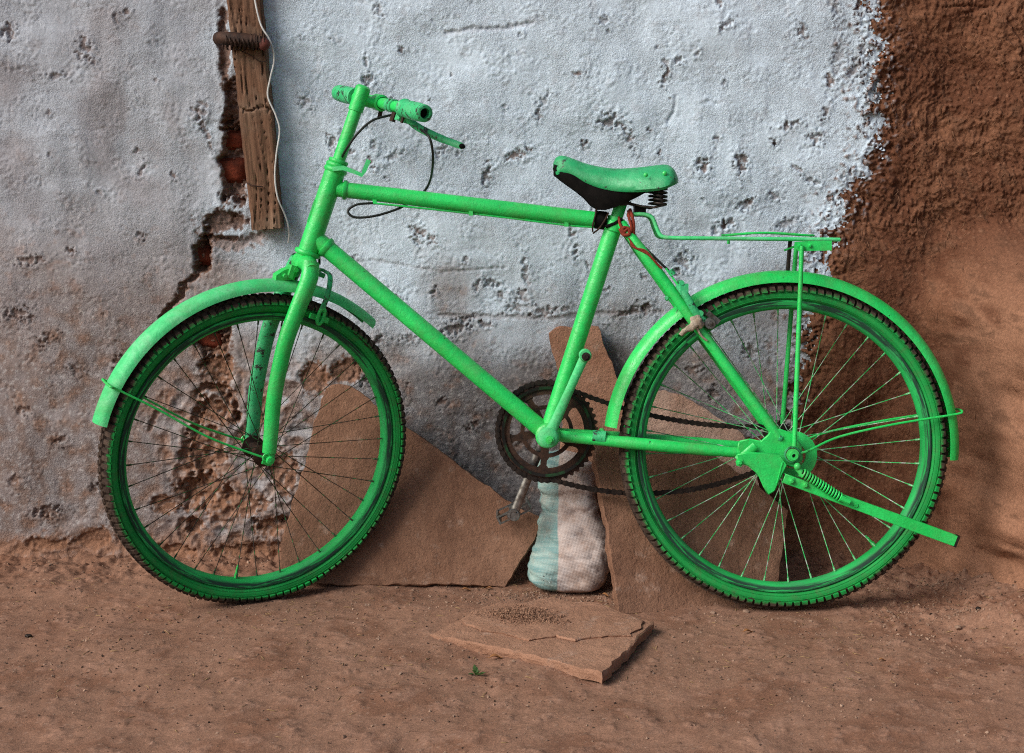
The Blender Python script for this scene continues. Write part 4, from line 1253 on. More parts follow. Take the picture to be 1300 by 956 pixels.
# sprocket and spoke guard on the far side
mb = MB()
def gear(mb, c, y, r, teeth, rin, th, amp):
    n_ = teeth * 4; A = []; Bq = []
    for i in range(n_):
        a = 2 * math.pi * i / n_
        ro = r + (amp if i % 4 in (1, 2) else -amp * 0.4)
        A.append((c.x + ro * math.cos(a), c.z + ro * math.sin(a))); Bq.append((c.x + rin * math.cos(a), c.z + rin * math.sin(a)))
    vs_ = []
    for yy in (y - th / 2, y + th / 2):
        vs_ += [(p[0], yy, p[1]) for p in A] + [(p[0], yy, p[1]) for p in Bq]
    fs = []
    for i in range(n_):
        j = (i + 1) % n_
        fs.append((i, j, n_ + j, n_ + i)); fs.append((2 * n_ + i, 3 * n_ + i, 3 * n_ + j, 2 * n_ + j))
        fs.append((i, 2 * n_ + i, 2 * n_ + j, j)); fs.append((n_ + i, n_ + j, 3 * n_ + j, 3 * n_ + i))
    mb.add(vs_, fs)
gear(mb, REAR, 0.046, 0.037, 18, 0.012, 0.003, 0.003)
mb.lathe([(0.012, 0.036), (0.026, 0.036), (0.026, 0.044), (0.012, 0.044)], (REAR.x, 0, REAR.z), Y_, 24)
bpart(mb, "sprocket", 'oily')
bpart(MB().lathe([(0.026, -0.0425), (0.044, -0.0425), (0.049, -0.040), (0.049, -0.044), (0.044, -0.0455), (0.026, -0.0455)], (REAR.x + 0.012, 0, REAR.z - 0.012), Y_, 36, close=True), "hub_disc", 'green')

# ---- crankset
mb = MB()
cw = 0.046
gear(mb, BBp, cw, 0.1015, 46, 0.091, 0.004, 0.0035)
mb.lathe([(0.091, cw - 0.004), (0.076, cw - 0.005), (0.076, cw + 0.002), (0.091, cw + 0.002)], (BBp.x, 0, BBp.z), Y_, 60, close=True)
mb.lathe([(0.054, cw - 0.004), (0.046, cw - 0.004), (0.046, cw + 0.002), (0.054, cw + 0.002)], (BBp.x, 0, BBp.z), Y_, 48, close=True)
mb.lathe([(0.028, cw - 0.004), (0.008, cw - 0.004), (0.008, cw + 0.002), (0.028, cw + 0.002)], (BBp.x, 0, BBp.z), Y_, 36, close=True)
for i in range(5):
    a = R(-24 + 72 * i)
    d = Vector((math.cos(a), 0, math.sin(a))); n_ = Vector((-d.z, 0, d.x))
    c0 = Vector((BBp.x, cw, BBp.z))
    mb.prism([c0 + d * 0.026 - n_ * 0.007 - Y_ * .0035, c0 + d * 0.026 + n_ * 0.007 - Y_ * .0035, c0 + d * 0.050 + n_ * 0.009 - Y_ * .0035, c0 + d * 0.050 - n_ * 0.009 - Y_ * .0035], (0, 0.005, 0))
    a2 = a
    d2 = Vector((math.cos(a2), 0, math.sin(a2))); n2 = Vector((-d2.z, 0, d2.x))
    mb.prism([c0 + d2 * 0.052 - n2 * 0.011 - Y_ * .0035, c0 + d2 * 0.052 + n2 * 0.011 - Y_ * .0035, c0 + d2 * 0.060 + n2 * 0.0065 - Y_ * .0035, c0 + d2 * 0.070 + n2 * 0.0065 - Y_ * .0035, c0 + d2 * 0.078 + n2 * 0.013 - Y_ * .0035, c0 + d2 * 0.078 - n2 * 0.013 - Y_ * .0035, c0 + d2 * 0.070 - n2 * 0.0065 - Y_ * .0035, c0 + d2 * 0.060 - n2 * 0.0065 - Y_ * .0035], (0, 0.005, 0))
ring_o = bpart(mb, "chainring", 'rust')
bpart(MB().lathe([(0.087, cw - 0.009), (0.093, cw - 0.0095), (0.093, cw - 0.0075), (0.087, cw - 0.007)], (BBp.x, 0, BBp.z), Y_, 60, close=True), "guard_ring", m_simple("grimy_guard", (0.006, 0.005, 0.004), (0.010, 0.045, 0.015), 30, 0.6, 0.2, lo=0.5, hi=0.62), ring_o)
# near crank: bare axle stub, pedal missing
c0, c1 = at_w(BBp, -0.058), at_w(B(743, 451, -0.07), -0.068)
cdv = (c1 - c0).normalized(); cn = Y_.cross(cdv)
mb = MB()
mb.tube([c0 - cdv * 0.004, c0 + cdv * 0.03, c0.lerp(c1, 0.6), c1], [0.0150, 0.0105, 0.0085, 0.0092], 14, flat=(0.62, 1.0))
mb.lathe([(0.0005, -0.013), (0.016, -0.013), (0.0205, -0.009), (0.0215, 0.0), (0.0205, 0.012), (0.001, 0.012)], c0, Y_, 30)
mb.lathe([(0.0005, -0.010), (0.0105, -0.010), (0.0125, -0.007), (0.0125, 0.008), (0.001, 0.008)], c1, Y_, 22)
crk = bpart(mb, "crank_arm", 'green_worn')
bpart(MB().lathe([(0.0005, -0.021), (0.0045, -0.021), (0.005, -0.017), (0.008, -0.017), (0.008, -0.012), (0.013, -0.0118)], c0 + Vector((0.003, 0, -0.003)), Y_, 14), "cotter_cap", 'green', crk)
bpart(MB().lathe([(0.0005, -0.021), (0.004, -0.021), (0.0045, -0.016), (0.0085, -0.0155), (0.0085, -0.0095)], c1 + Vector((0.001, 0, -0.002)), Y_, 12), "pedal_stub", 'oily', crk)
# far crank with pedal
f0, f1 = at_w(BBp, 0.060), at_w(B(652, 653, 0.075), 0.072)
fd = (f1 - f0).normalized()
mb = MB().tube([f0, f0.lerp(f1, .5), f1], [0.0115, 0.009, 0.0095], 12, flat=(0.62, 1.0))
mb.lathe([(0.0075, -0.008), (0.0115, -0.008), (0.0135, -0.005), (0.0135, 0.007), (0.001, 0.007)], f1, Y_, 22)
mb.lathe([(0.0005, -0.006), (0.0075, -0.006), (0.0075, -0.008)], f1, Y_, 16)
bpart(mb, "crank_arm", 'chrome')
pdv = Vector((-0.90, 0, -0.42)).normalized(); pn = Vector((-pdv.z, 0, pdv.x))
pc = f1 + Vector((0, 0.052, 0))
mb = MB()
mb.cyl(f1, pc + Y_ * 0.042, 0.0055, 10)
rotp = Matrix((pdv, Y_, pn)).transposed()
for s in (-1, 1):
    mb.box(pc + pdv * (s * 0.034), (0.004, 0.082, 0.019), rotp)
    for yy in (-0.036, 0.036):
        pass
for yy in (-0.040, 0.040):
    for s in (-1, 1): mb.box(pc + Y_ * yy + pn * (s * 0.0075), (0.070, 0.004, 0.0035), rotp)
    mb.box(pc + Y_ * yy, (0.020, 0.004, 0.017), rotp)
bpart(mb, "pedal", 'steel')
bpart(MB().cyl(at_w(BBp, -0.055), at_w(BBp, 0.062), 0.008, 12), "crank_axle", 'oily')

# ---- chain
path = []
rc, rs_ = 0.1015, 0.037
cx, cz = BBp.x, BBp.z
top_s = Vector((cx + 0.018, cw, cz + rc)); 
n_arc = 60
for i in range(n_arc + 1):      # round the back of the chainring, from lower to upper side
    a = R(-82 - 196 * i / n_arc)
    path.append(Vector((cx + rc * math.cos(a), cw, cz + rc * math.sin(a))))
ua = path[-1]; ub = Vector((REAR.x + 0.004, cw, REAR.z + rs_))
for i in range(1, 40):
    t = i / 40; path.append(ua.lerp(ub, t) - Vector((0, 0, 0.055 * 4 * t * (1 - t) * 0.55)))
for i in range(13):
    a = R(88 - 176 * i / 12); path.append(Vector((REAR.x + rs_ * math.cos(a), cw, REAR.z + rs_ * math.sin(a))))
la = path[-1]; lb = path[0]
for i in range(1, 40):
    t = i / 40; path.append(la.lerp(lb, t) - Vector((0, 0, 0.045 * 4 * t * (1 - t))))
cum = [0]
for a, b in zip(path, path[1:] + path[:1]): cum.append(cum[-1] + (b - a).length)
def along(s):
    s %= cum[-1]
    i = int(np.searchsorted(cum, s, side='right')) - 1
    i = min(i, len(path) - 1)
    t = (s - cum[i]) / max(1e-9, cum[i + 1] - cum[i])
    return path[i].lerp(path[(i + 1) % len(path)], t)
nl = int(round(cum[-1] / 0.0127 / 2) * 2); pitch = cum[-1] / nl
mb = MB()
for i in range(nl):
    a, b = along(i * pitch), along((i + 1) * pitch)
    d = (b - a).normalized(); n_ = Vector((-d.z, 0, d.x))
    out = 0.0042 if i % 2 else 0.0026
    for s in (-1, 1):
        y0 = Y_ * (s * out)
        h_ = 0.0056; w_ = 0.0036
        poly = [a - d * .004 + y0 - n_ * .002, a - d * .004 + y0 + n_ * .002, a + n_ * h_ + y0, a.lerp(b, .5) + n_ * w_ + y0, b + n_ * h_ + y0, b + d * .004 + n_ * .002 + y0, b + d * .004 - n_ * .002 + y0, b - n_ * h_ + y0, a.lerp(b, .5) - n_ * w_ + y0, a - n_ * h_ + y0]
        mb.prism(poly, Y_ * (s * 0.0011))
    mb.cyl(a - Y_ * 0.0056, a + Y_ * 0.0056, 0.0022, 6)
bpart(mb, "chain", 'oily', kind="stuff", sharp=30)

# ---- mudguards
def guard(M, c, r, a0, a1, width=0.056, depth=0.017, th=0.0011, flare=0.0, n=72):
    mb = MB(M)
    m_ = 13; outer = []; inner = []
    for i in range(n + 1):
        t = i / n; a = R(a0 + (a1 - a0) * t)
        rr = r
        for k in range(m_):
            s = -1 + 2 * k / (m_ - 1)
            ph = s * R(82)
            y = width / 2 * math.sin(ph) / math.sin(R(82)); dr = depth * (math.cos(ph) - 1)
            if k in (0, m_ - 1): dr -= 0.0025
            for lst, o_ in ((outer, 0.0), (inner, -th)):
                q = rr + dr + o_ * math.cos(ph)
                yy = y + o_ * math.sin(ph)
                lst.append((c[0] + q * math.cos(a), c[1] + yy, c[2] + q * math.sin(a)))
    fs = []
    N_ = (n + 1) * m_
    for i in range(n):
        for k in range(m_ - 1):
            a = i * m_ + k; b = a + m_
            fs.append((a, a + 1, b + 1, b)); fs.append((N_ + a, N_ + b, N_ + b + 1, N_ + a + 1))
        for k in (0, m_ - 1):
            a = i * m_ + k; b = a + m_
            fs.append((a, b, N_ + b, N_ + a))
    for i in (0, n):
        for k in range(m_ - 1):
            a = i * m_ + k; fs.append((a, a + 1, N_ + a + 1, N_ + a))
    mb.add(outer + inner, fs)
    return mb
gl, gr, gt = B(768, 545), B(1214, 580), B(985, 347)
gcx = (gl.x + gr.x) / 2; gR = (gr.x - gl.x) / 2 + 0.004
gcz = gt.z - gR + 0.006
rg = bpart(guard(None, (gcx, 0, gcz), gR, 172.5, -3.5, depth=0.024), "mudguard", 'green', sharp=50)
# wire stays of the rear mudguard
endw = B(1217, 521)
for s in (-1, 1):
    a = at_w(B(1003, 570), s * 0.070)
    pts_ = spline([a, at_w(B(1018, 567), s * 0.066), at_w(B(1060, 551), s * 0.045), at_w(B(1130, 536), s * 0.036), at_w(B(1206, 524), s * 0.0325), at_w(endw, s * 0.026), at_w(endw + Vector((0.003, 0, 0.001)), 0)], 6)
    bpart(MB().tube(pts_, 0.0024, 8), "stay", 'green', rg)
bolt(B(793, 541), -0.008, 0.004, 0.006, parent=rg)

# ---- rear rack
rk0 = MB()
RZ = B(950, 303).z
xl, xr = B(842, 302).x, B(1056, 305).x
rz_l, rz_r = B(842, 302).z, B(1056, 304).z
for s in (-1, 1):
    a = at_w(B(797, 273), s * 0.020)
    pts_ = [a, at_w(B(813, 272), s * 0.026), at_w(B(826, 276), s * 0.030), at_w(B(832, 290), s * 0.034), at_w(B(838, 300), s * 0.040), Vector((xl + 0.02, s * 0.046, rz_l)), Vector((xl + 0.08, s * 0.056, rz_l * .75 + rz_r * .25)), Vector((xr - 0.02, s * 0.060, rz_r)), Vector((xr, s * 0.056, rz_r))]
    rk0.tube(spline(pts_, 5), 0.0040, 10)
for t in (0.18, 0.55, 0.98):
    x = xl + (xr - xl) * t; z = rz_l + (rz_r - rz_l) * t
    w_ = 0.05 if t < 0.3 else 0.058
    rk0.cyl((x, -w_, z), (x, w_, z), 0.0036, 8)
rk0.box(((xl + xr) / 2 + 0.08, 0, (rz_l + rz_r) / 2 + 0.001), (0.17, 0.05, 0.003))
rack = bpart(rk0, "luggage_rack", 'green_worn')
# clip of the rack
cl = MB()
cl.tube(spline([(xl + 0.12, -0.03, rz_l + 0.005), (xl + 0.20, -0.032, rz_l + 0.010), (xr - 0.05, -0.028, rz_r + 0.008), (xr - 0.04, 0, rz_r + 0.008), (xr - 0.05, 0.028, rz_r + 0.008), (xl + 0.20, 0.032, rz_l + 0.010), (xl + 0.12, 0.03, rz_l + 0.005)], 5), 0.0024, 8)
bpart(cl, "spring_clip", 'green', rack)
for s in (-1, 1):
    wq = s * 0.063
    bpart(MB().prism([at_w(B(1009, 307, wq), wq), at_w(B(1056, 305, wq), wq), at_w(B(1056, 318, wq), wq), at_w(B(1014, 319, wq), wq), at_w(B(1008, 314, wq), wq)], (0, 0.002, 0)), "end_plate", 'green', rack)
    for x in (1015, 1028): bolt(B(x, 312, wq), wq, 0.0035, 0.005, parent=rack)
    bpart(MB().tube([at_w(B(1018, 312, -0.066 if s < 0 else -0.066), s * 0.066), at_w(B(1000, 560), s * 0.078)] if s < 0 else [at_w(B(1018, 312), 0.064), at_w(B(1000, 562), 0.076)], [0.0046, 0.0050], 10), "strut", 'green', rack)
bpart(MB().tube([(xr - 0.055, -0.01, rz_r - 0.006), (xr - 0.095, 0.0, rz_r - 0.022)], 0.0022, 8), "clip_lever", 'green', rack)
bpart(MB().tube([(xl + 0.125, -0.04, rz_l), (xl + 0.125, -0.04, rz_l - 0.012)], 0.003, 8), "peg", 'green', rack)
bpart(MB().box(at_w(B(812, 268), 0) + Vector((0, 0, 0)), (0.022, 0.045, 0.022)), "rack_clamp", 'black', rack)
# steel brace from guard to rack
bpart(MB().tube([(B(1003, 320).x, 0, rz_r), (B(1000, 346).x, 0, gcz + gR - 0.002)], 0.0042, 8), "guard_brace", 'oily', rack)

# ---- saddle
def saddle_top():
    S = []   # px x, top y, half width, skirt y(near green edge)
    data = [(702.5, 207, 0.010, 214), (706, 200, 0.022, 219), (714, 197.5, 0.030, 216), (726, 201, 0.034, 219), (742, 207, 0.038, 229), (760, 211.5, 0.046, 236), (780, 214, 0.056, 240), (800, 213.5, 0.070, 241), (820, 211.5, 0.082, 240), (836, 209.5, 0.088, 238), (846, 209.5, 0.086, 234), (853, 214, 0.076, 231), (857, 222, 0.060, 229)]
    out = []
    for (x, ty, hw, sy) in data:
        p = B(x, ty); q = B(x, sy, -hw)
        out.append((p.x, p.z, hw, q.z))
    return out
sec_ = saddle_top()
# denser stations
st = []
pv = [Vector((a, b, c)) for a, b, c, d in sec_]; pd = [Vector((a, d, 0)) for a, b, c, d in sec_]
A_ = spline(pv, 4); D_ = spline(pd, 4)
m_ = 21
mb = MB(); outer, inner = [], []
for a, d in zip(A_, D_):
    x, zt, hw, zs_ = a.x, a.y, a.z, d.y
    hgt = zt - zs_
    for k in range(m_):
        s = -1 + 2 * k / (m_ - 1)
        # flat-ish leather top that rolls over into the side
        yy = hw * math.sin(s * math.pi / 2 * 0.98)
        zz = zt - hgt * (1 - math.cos(s * math.pi / 2)) ** 1.25
        outer.append((x, yy, zz)); inner.append((x + 0.001, yy * 0.94, zz - 0.0045))
n_ = len(A_); fs = []; N_ = n_ * m_
for i in range(n_ - 1):
    for k in range(m_ - 1):
        a = i * m_ + k; b = a + m_
        fs.append((a, a + 1, b + 1, b)); fs.append((N_ + a, N_ + b, N_ + b + 1, N_ + a + 1))
    for k in (0, m_ - 1):
        a = i * m_ + k; b = a + m_; fs.append((a, b, N_ + b, N_ + a))
for i in (0, n_ - 1):
    for k in range(m_ - 1):
        a = i * m_ + k; fs.append((a, a + 1, N_ + a + 1, N_ + a))
mb.add(outer + inner, fs)
sad = bpart(mb, "saddle", 'saddle_top', sharp=50)
# black unpainted flaps and underside
flap = MB()
for s in (-1, 1):
    up_, dn_ = [], []
    for (x, uy, dy_, hw) in [(703, 211, 222, 0.018), (712, 214, 229, 0.028), (722, 216, 236, 0.031), (732, 222, 243, 0.033), (742, 228, 251, 0.035), (751, 232, 261, 0.038), (760, 235, 266, 0.042), (772, 238, 266, 0.048), (784, 239, 262, 0.054), (798, 239, 256, 0.062), (812, 238.5, 249, 0.070), (826, 237, 241, 0.078)]:
        pu = B(x, uy, -hw); pd_ = B(x, dy_, -hw * 0.8)
        up_.append(Vector((pu.x, s * hw * 0.97, pu.z + 0.004))); dn_.append(Vector((pd_.x, s * hw * 0.72, pd_.z)))
    n_ = len(up_)
    mid = [u_.lerp(d_, .5) + Vector((0, s * 0.004, 0)) for u_, d_ in zip(up_, dn_)]
    off = Vector((0, -s * 0.004, 0))
    vs_ = up_ + mid + dn_ + [p + off for p in up_ + mid + dn_]
    fs = []; T = 3 * n_
    for r_ in range(2):
        for i in range(n_ - 1):
            a = r_ * n_ + i; fs.append((a, a + 1, a + n_ + 1, a + n_)); fs.append((T + a, T + a + n_, T + a + n_ + 1, T + a + 1))
    for i in range(n_ - 1):
        fs.append((i, T + i, T + i + 1, i + 1)); a = 2 * n_ + i; fs.append((a, a + 1, T + a + 1, T + a))
    for r_ in range(2):
        for e in (0, n_ - 1):
            a = r_ * n_ + e; fs.append((a, a + n_, T + a + n_, T + a))
    flap.add(vs_, fs)
flap.ball(B(707, 214), 0.011, (0.75, 1.9, 1.1), 12)
bpart(flap, "side_flap", 'black', sad, label="black unpainted leather flap under the saddle")
for x, y, hw in ((820, 222, -0.083), (844, 220, -0.082)):
    p = B(x, y, hw)
    bpart(MB().lathe([(0.0005, -0.002), (0.003, -0.0016), (0.0045, 0.0)], (p.x, hw + 0.0005, p.z), Y_, 14), "rivet", 'green', sad)
for s in (-1, 1):
    pts_ = []
    c = at_w(B(835, 250), s * 0.058); 
    for i in range(49):
        a = i / 12 * 2 * math.pi; t = i / 48
        pts_.append(c + Vector((0.0125 * math.cos(a), 0.0125 * math.sin(a), 0.014 - 0.030 * t)))
    pts_ += [at_w(B(828, 264), s * 0.050), at_w(B(812, 262), s * 0.035), at_w(B(797, 258), s * 0.022)]
    bpart(MB().tube(pts_, 0.0022, 7), "coil_spring", 'oily', sad)
    bpart(MB().tube(spline([at_w(B(712, 222), s * 0.010), at_w(B(735, 240), s * 0.018), at_w(B(760, 258), s * 0.022), at_w(B(800, 258), s * 0.024)], 5), 0.0034, 8), "rail", 'oily', sad)
cb = MB().box(B(782, 256), (0.040, 0.060, 0.016)); cb.cyl(at_w(B(782, 254), -0.036), at_w(B(782, 254), 0.036), 0.011, 14)
bpart(cb, "saddle_clamp", 'oily', sad)
# seat post and its binder
spd = (SC - BBp).normalized()
bpart(MB().cyl(SC - spd * 0.02, SC + spd * 0.060, 0.0125, 16), "seat_post", 'green')
cl = MB().lathe([(0.0185, -0.010), (0.0205, -0.008), (0.0205, 0.010), (0.0185, 0.012)], SC, spd, 24)
cl.cyl(at_w(B(792, 284), -0.020), at_w(B(792, 284), 0.020), 0.006, 10)
bpart(cl, "seat_clamp", 'green')
mb = MB()
tdir = (TT1 - TT0).normalized()
mb.lathe([(0.0175, -0.012), (0.0185, -0.008), (0.0185, 0.008), (0.0175, 0.012)], TT1 - tdir * 0.006, tdir, 20)
bpart(mb, "black_tape", 'black')
bpart(MB().tube([at_w(B(768, 288), -0.019), at_w(B(779, 284), -0.0195), at_w(B(789, 278), -0.018)], 0.0035, 8), "tape_strap", 'black')

# ---- front end: fork, wheel, mudguard, stem and bars are turned about the steering axis
STEER = R(30.0)
f0v = Vector((axis_d.z, 0, -axis_d.x)).normalized()
fv = f0v * math.cos(STEER) + Y_ * math.sin(STEER)        # fork's forward: right and away from the viewer
sv = axis_d.cross(fv)                                     # fork's far side
if sv.y < 0: sv = -sv
MF = Matrix(((fv.x, sv.x, axis_d.x, HB.x), (fv.y, sv.y, axis_d.y, HB.y), (fv.z, sv.z, axis_d.z, HB.z), (0, 0, 0, 1)))
RAKE, DROPL = 0.036, None
# wheel centre height fixed so that the tyre stands on the ground
zc = WR * SC_F * math.sqrt(axis_d.z ** 2 + fv.z ** 2) + 0.003
dl = (HB.z + RAKE * fv.z - zc) / axis_d.z
WC = Vector((RAKE, 0, -dl))
fk = MB(MF)
fk.lathe([(0.001, -0.034), (0.017, -0.034), (0.0195, -0.026), (0.0195, -0.008), (0.021, -0.004), (0.001, -0.004)], (0, 0, 0), (0, 0, 1), 24)
fk.tube([(0, -0.046, -0.030), (0, -0.02, -0.021), (0, 0.02, -0.021), (0, 0.046, -0.030)], [0.013, 0.0185, 0.0185, 0.013], 14)
fork = bpart(fk, "fork")
for s in (-1, 1):
    mb = MB(MF)
    pts_ = spline([(0.0, s * 0.030, -0.018), (0.001, s * 0.046, -0.050), (-0.004, s * 0.049, -0.12), (-0.005, s * 0.050, -0.19), (0.008, s * 0.051, -0.29), (WC.x - 0.008, s * 0.052, WC.z + 0.045), (WC.x, s * 0.052, WC.z + 0.012)], 6)
    k_ = len(pts_)
    mb.tube(pts_, [0.0185 + (0.0142 - 0.0185) * (i / (k_ - 1)) for i in range(k_)], 18, flat=(0.80, 1.0))
    bpart(mb, "fork_blade", 'green' if s < 0 else 'green_chip', fork)
    mb = MB(MF)
    mb.box((WC.x + 0.001, s * 0.055, WC.z + 0.003), (0.020, 0.005, 0.032))
    bpart(mb, "fork_end", 'green', fork)
    mb = MB(MF)
    mb.lathe([(0.0005, 0.014), (0.0075, 0.013), (0.0085, 0.009), (0.0085, 0.002), (0.013, 0.002), (0.013, -0.002)], (WC.x, s * 0.060, WC.z), (0, s, 0), 12)
    bpart(mb, "axle_nut", 'green', fork)
ms = MB(MF); ms.cyl((WC.x, -0.07, WC.z), (WC.x, 0.07, WC.z), 0.0042, 10)
bpart(ms, "axle", 'rust')
MW = MF @ Matrix.Translation(WC)
make_wheel(MW, False, R(81))          # valve at the bottom
fg = bpart(guard(MW, (0.006, 0, 0.004), 0.353, 66, 184, n=60, depth=0.021), "mudguard", 'green_worn', sharp=50)
# wire stay over the mudguard
aw = R(171)
pe = Vector((WC.x + 0.006 + 0.3555 * math.cos(aw), 0, WC.z + 0.004 + 0.3555 * math.sin(aw)))
for s in (-1, 1):
    mb = MB(MF)
    a = Vector((WC.x - 0.006, s * 0.064, WC.z + 0.002))
    b_ = Vector((pe.x, s * 0.0295, pe.z)); 
    mid1 = a.lerp(b_, 0.10) + Vector((0, 0, -0.004)); mid2 = a.lerp(b_, 0.38) + Vector((0, s * 0.002, -0.010))
    dd = Vector((math.cos(aw), 0, math.sin(aw)))
    pts_ = spline([a, mid1, mid2, a.lerp(b_, 0.7) + Vector((0, 0, -0.002)), b_ - dd * 0.020, b_ - dd * 0.002, pe + Vector((0, s * 0.016, 0)) + dd * 0.001, pe + dd * 0.0025], 6)
    mb.tube(pts_, 0.0023, 8)
    bpart(mb, "stay", 'green', fg)
    mb = MB(MF)
    mb.tube([(WC.x - 0.008 + 0.007 * math.cos(k * .524), s * 0.0655, WC.z + 0.004 + 0.007 * math.sin(k * .524)) for k in range(12)], 0.0022, 6, closed=True)
    bpart(mb, "stay_eye", 'green', fg)
# guard bracket on the fork's left, brake on its right
mb = MB(MF); mb.prism([(-0.013, -0.010, -0.030), (-0.040, -0.010, -0.048), (-0.052, -0.010, -0.062), (-0.050, -0.010, -0.075), (-0.013, -0.010, -0.060)], (0, 0.02, 0))
mb.box((-0.026, -0.014, -0.046), (0.010, 0.008, 0.026)); mb.cyl((-0.020, -0.02, -0.040), (-0.020, 0.02, -0.040), 0.005, 8); mb.cyl((-0.036, -0.018, -0.058), (-0.036, 0.018, -0.058), 0.0045, 8)
bpart(mb, "guard_bracket", 'green', fg)
mb = MB(MF)
mb.cyl((0.010, 0, -0.034), (0.050, 0, -0.036), 0.005, 10)
for s in (-1, 1):
    mb.tube(spline([(0.046, s * 0.004, -0.026), (0.048, s * 0.030, -0.030), (0.050, s * 0.042, -0.055), (0.052, s * 0.040, -0.085), (0.053, s * 0.032, -0.105)], 5), 0.0062, 10, flat=(0.55, 1))
cal = bpart(mb, "brake_caliper", 'green_chip')
for s in (-1, 1):
    mb = MB(MF)
    lp = []
    for k in range(20):
        t = 2 * math.pi * k / 20
        lp.append((0.055 + 0.0062 * math.cos(t), s * 0.037, -0.113 + 0.016 * math.copysign(abs(math.sin(t)) ** .8, math.sin(t))))
    mb.tube(lp, 0.0036, 8, closed=True)
    mb.box((0.056, s * 0.027, -0.118), (0.040, 0.010, 0.011))
    bpart(mb, "brake_pad", 'green', cal)
# stem
STL = (B(456, 124) - HT).length + (HT - HB).length + 0.019
mb = MB(MF)
mb.cyl((0, 0, (HT - HB).length + 0.02), (0, 0, STL - 0.045), 0.0128, 18)
mb.lathe([(0.0128, STL - 0.047), (0.0150, STL - 0.046), (0.0152, STL - 0.01), (0.0150, STL + 0.002), (0.011, STL + 0.006), (0.0005, STL + 0.007)], (0, 0, 0), (0, 0, 1), 22)
CLP = Vector((0.043, 0, STL - 0.014))
mb.tube([(0.004, 0, STL - 0.020), (0.025, 0, STL - 0.020), CLP], [0.0125, 0.0115, 0.0135], 14)
mb.lathe([(0.0125, -0.014), (0.0165, -0.012), (0.0165, 0.012), (0.0125, 0.014)], CLP, (0, 1, 0), 22)
stem = bpart(mb, "stem", 'green')
mb = MB(MF); mb.cyl(CLP + Vector((0.010, 0, -0.028)), CLP + Vector((0.008, 0, 0.0)), 0.0042, 8)
bpart(mb, "clamp_bolt", 'rust', stem)
# handlebar with grips
BL = 0.214
mb = MB(MF)
mb.tube([CLP + Vector((0, -BL + 0.03, 0)), CLP + Vector((0, -0.03, 0)), CLP + Vector((0, 0.03, 0)), CLP + Vector((0, BL - 0.03, 0))], [0.0108, 0.0112, 0.0112, 0.0108], 16)
bar = bpart(mb, "handlebar", 'green')
mb = MB(MF)
for yy in (-0.055, -0.070): mb.lathe([(0.0112, -0.006), (0.0135, -0.005), (0.0135, 0.005), (0.0112, 0.006)], CLP + Vector((0, yy, 0)), (0, 1, 0), 18)
bpart(mb, "bar_collar", 'green_chip', bar)
for s in (-1, 1):
    mb = MB(MF)
    e0, e1 = 0.118, BL
    prof = [(0.0112, e0), (0.0185, e0), (0.0195, e0 + 0.004), (0.0175, e0 + 0.007)]
    for k in range(9):
        t = k / 8; prof.append((0.0168 + 0.0012 * math.sin(t * 3.1), e0 + 0.010 + (e1 - e0 - 0.016) * t))
    prof += [(0.0165, e1 - 0.002), (0.0140, e1), (0.0100, e1), (0.0095, e1 - 0.030), (0.0005, e1 - 0.032)]
    mb.lathe(prof, CLP, (0, s, 0), 26)
    bpart(mb, "grip", 'green_chip', bar, label="chipped green rubber grip with black showing through")
    if s < 0:
        mb2 = MB(MF); mb2.lathe([(0.0005, e1 - 0.012), (0.0094, e1 - 0.012)], CLP, (0, s, 0), 18)
        bpart(mb2, "grip_hole", 'black', bar)
# brake lever (near side)
mb = MB(MF)
lv0 = CLP + Vector((0.012, -0.110, -0.014))
mb.box(CLP + Vector((0.010, -0.104, -0.016)), (0.022, 0.020, 0.018))
lev = spline([lv0, lv0 + Vector((0.026, -0.012, -0.010)), lv0 + Vector((0.060, -0.040, -0.016)), lv0 + Vector((0.094, -0.085, -0.018))], 5)
mb.tube(lev, [0.0072] * 4 + [0.0078] * 8 + [0.0070] * 3 + [0.0062], 10, flat=(1.0, 0.62), up=(0, 0, 1))
lvr = bpart(mb, "brake_lever", 'green_chip', bar)
mb = MB(MF); mb.ball(lev[-1], 0.0068, (1, 1, 0.8), 10); bpart(mb, "lever_tip", 'black', bar)
mb = MB(MF); mb.cyl(CLP + Vector((0.0, -0.085, -0.030)), CLP + Vector((0.0, -0.085, -0.012)), 0.006, 8)
bpart(mb, "lever_bolt", 'rust', bar)
mb = MB(MF); mb.cyl(CLP + Vector((0.0, -0.128, -0.028)), CLP + Vector((0.0, -0.128, -0.014)), 0.003, 8)
bpart(mb, "lever_bolt", 'rust', bar)
# lamp bracket strip at the headset
mb = MB()
q = [at_w(B(424, 215), -0.024), at_w(B(438, 214), -0.030), at_w(B(452, 219), -0.030), at_w(B(461, 223), -0.030), at_w(B(464, 218), -0.030), at_w(B(470, 204), -0.030)]
mb.tube(q, [0.006, 0.0062, 0.0055, 0.0055, 0.0058, 0.0065], 4, flat=(0.3, 1.0), up=(0, 1, 0))
bpart(mb, "lamp_bracket", 'green_worn')
mb = MB().box(at_w(B(397, 268), -0.006), (0.006, 0.014, 0.045), Matrix.Rotation(math.atan2(axis_d.x, axis_d.z), 3, 'Y'))
bpart(mb, "lamp_boss", 'green', head)

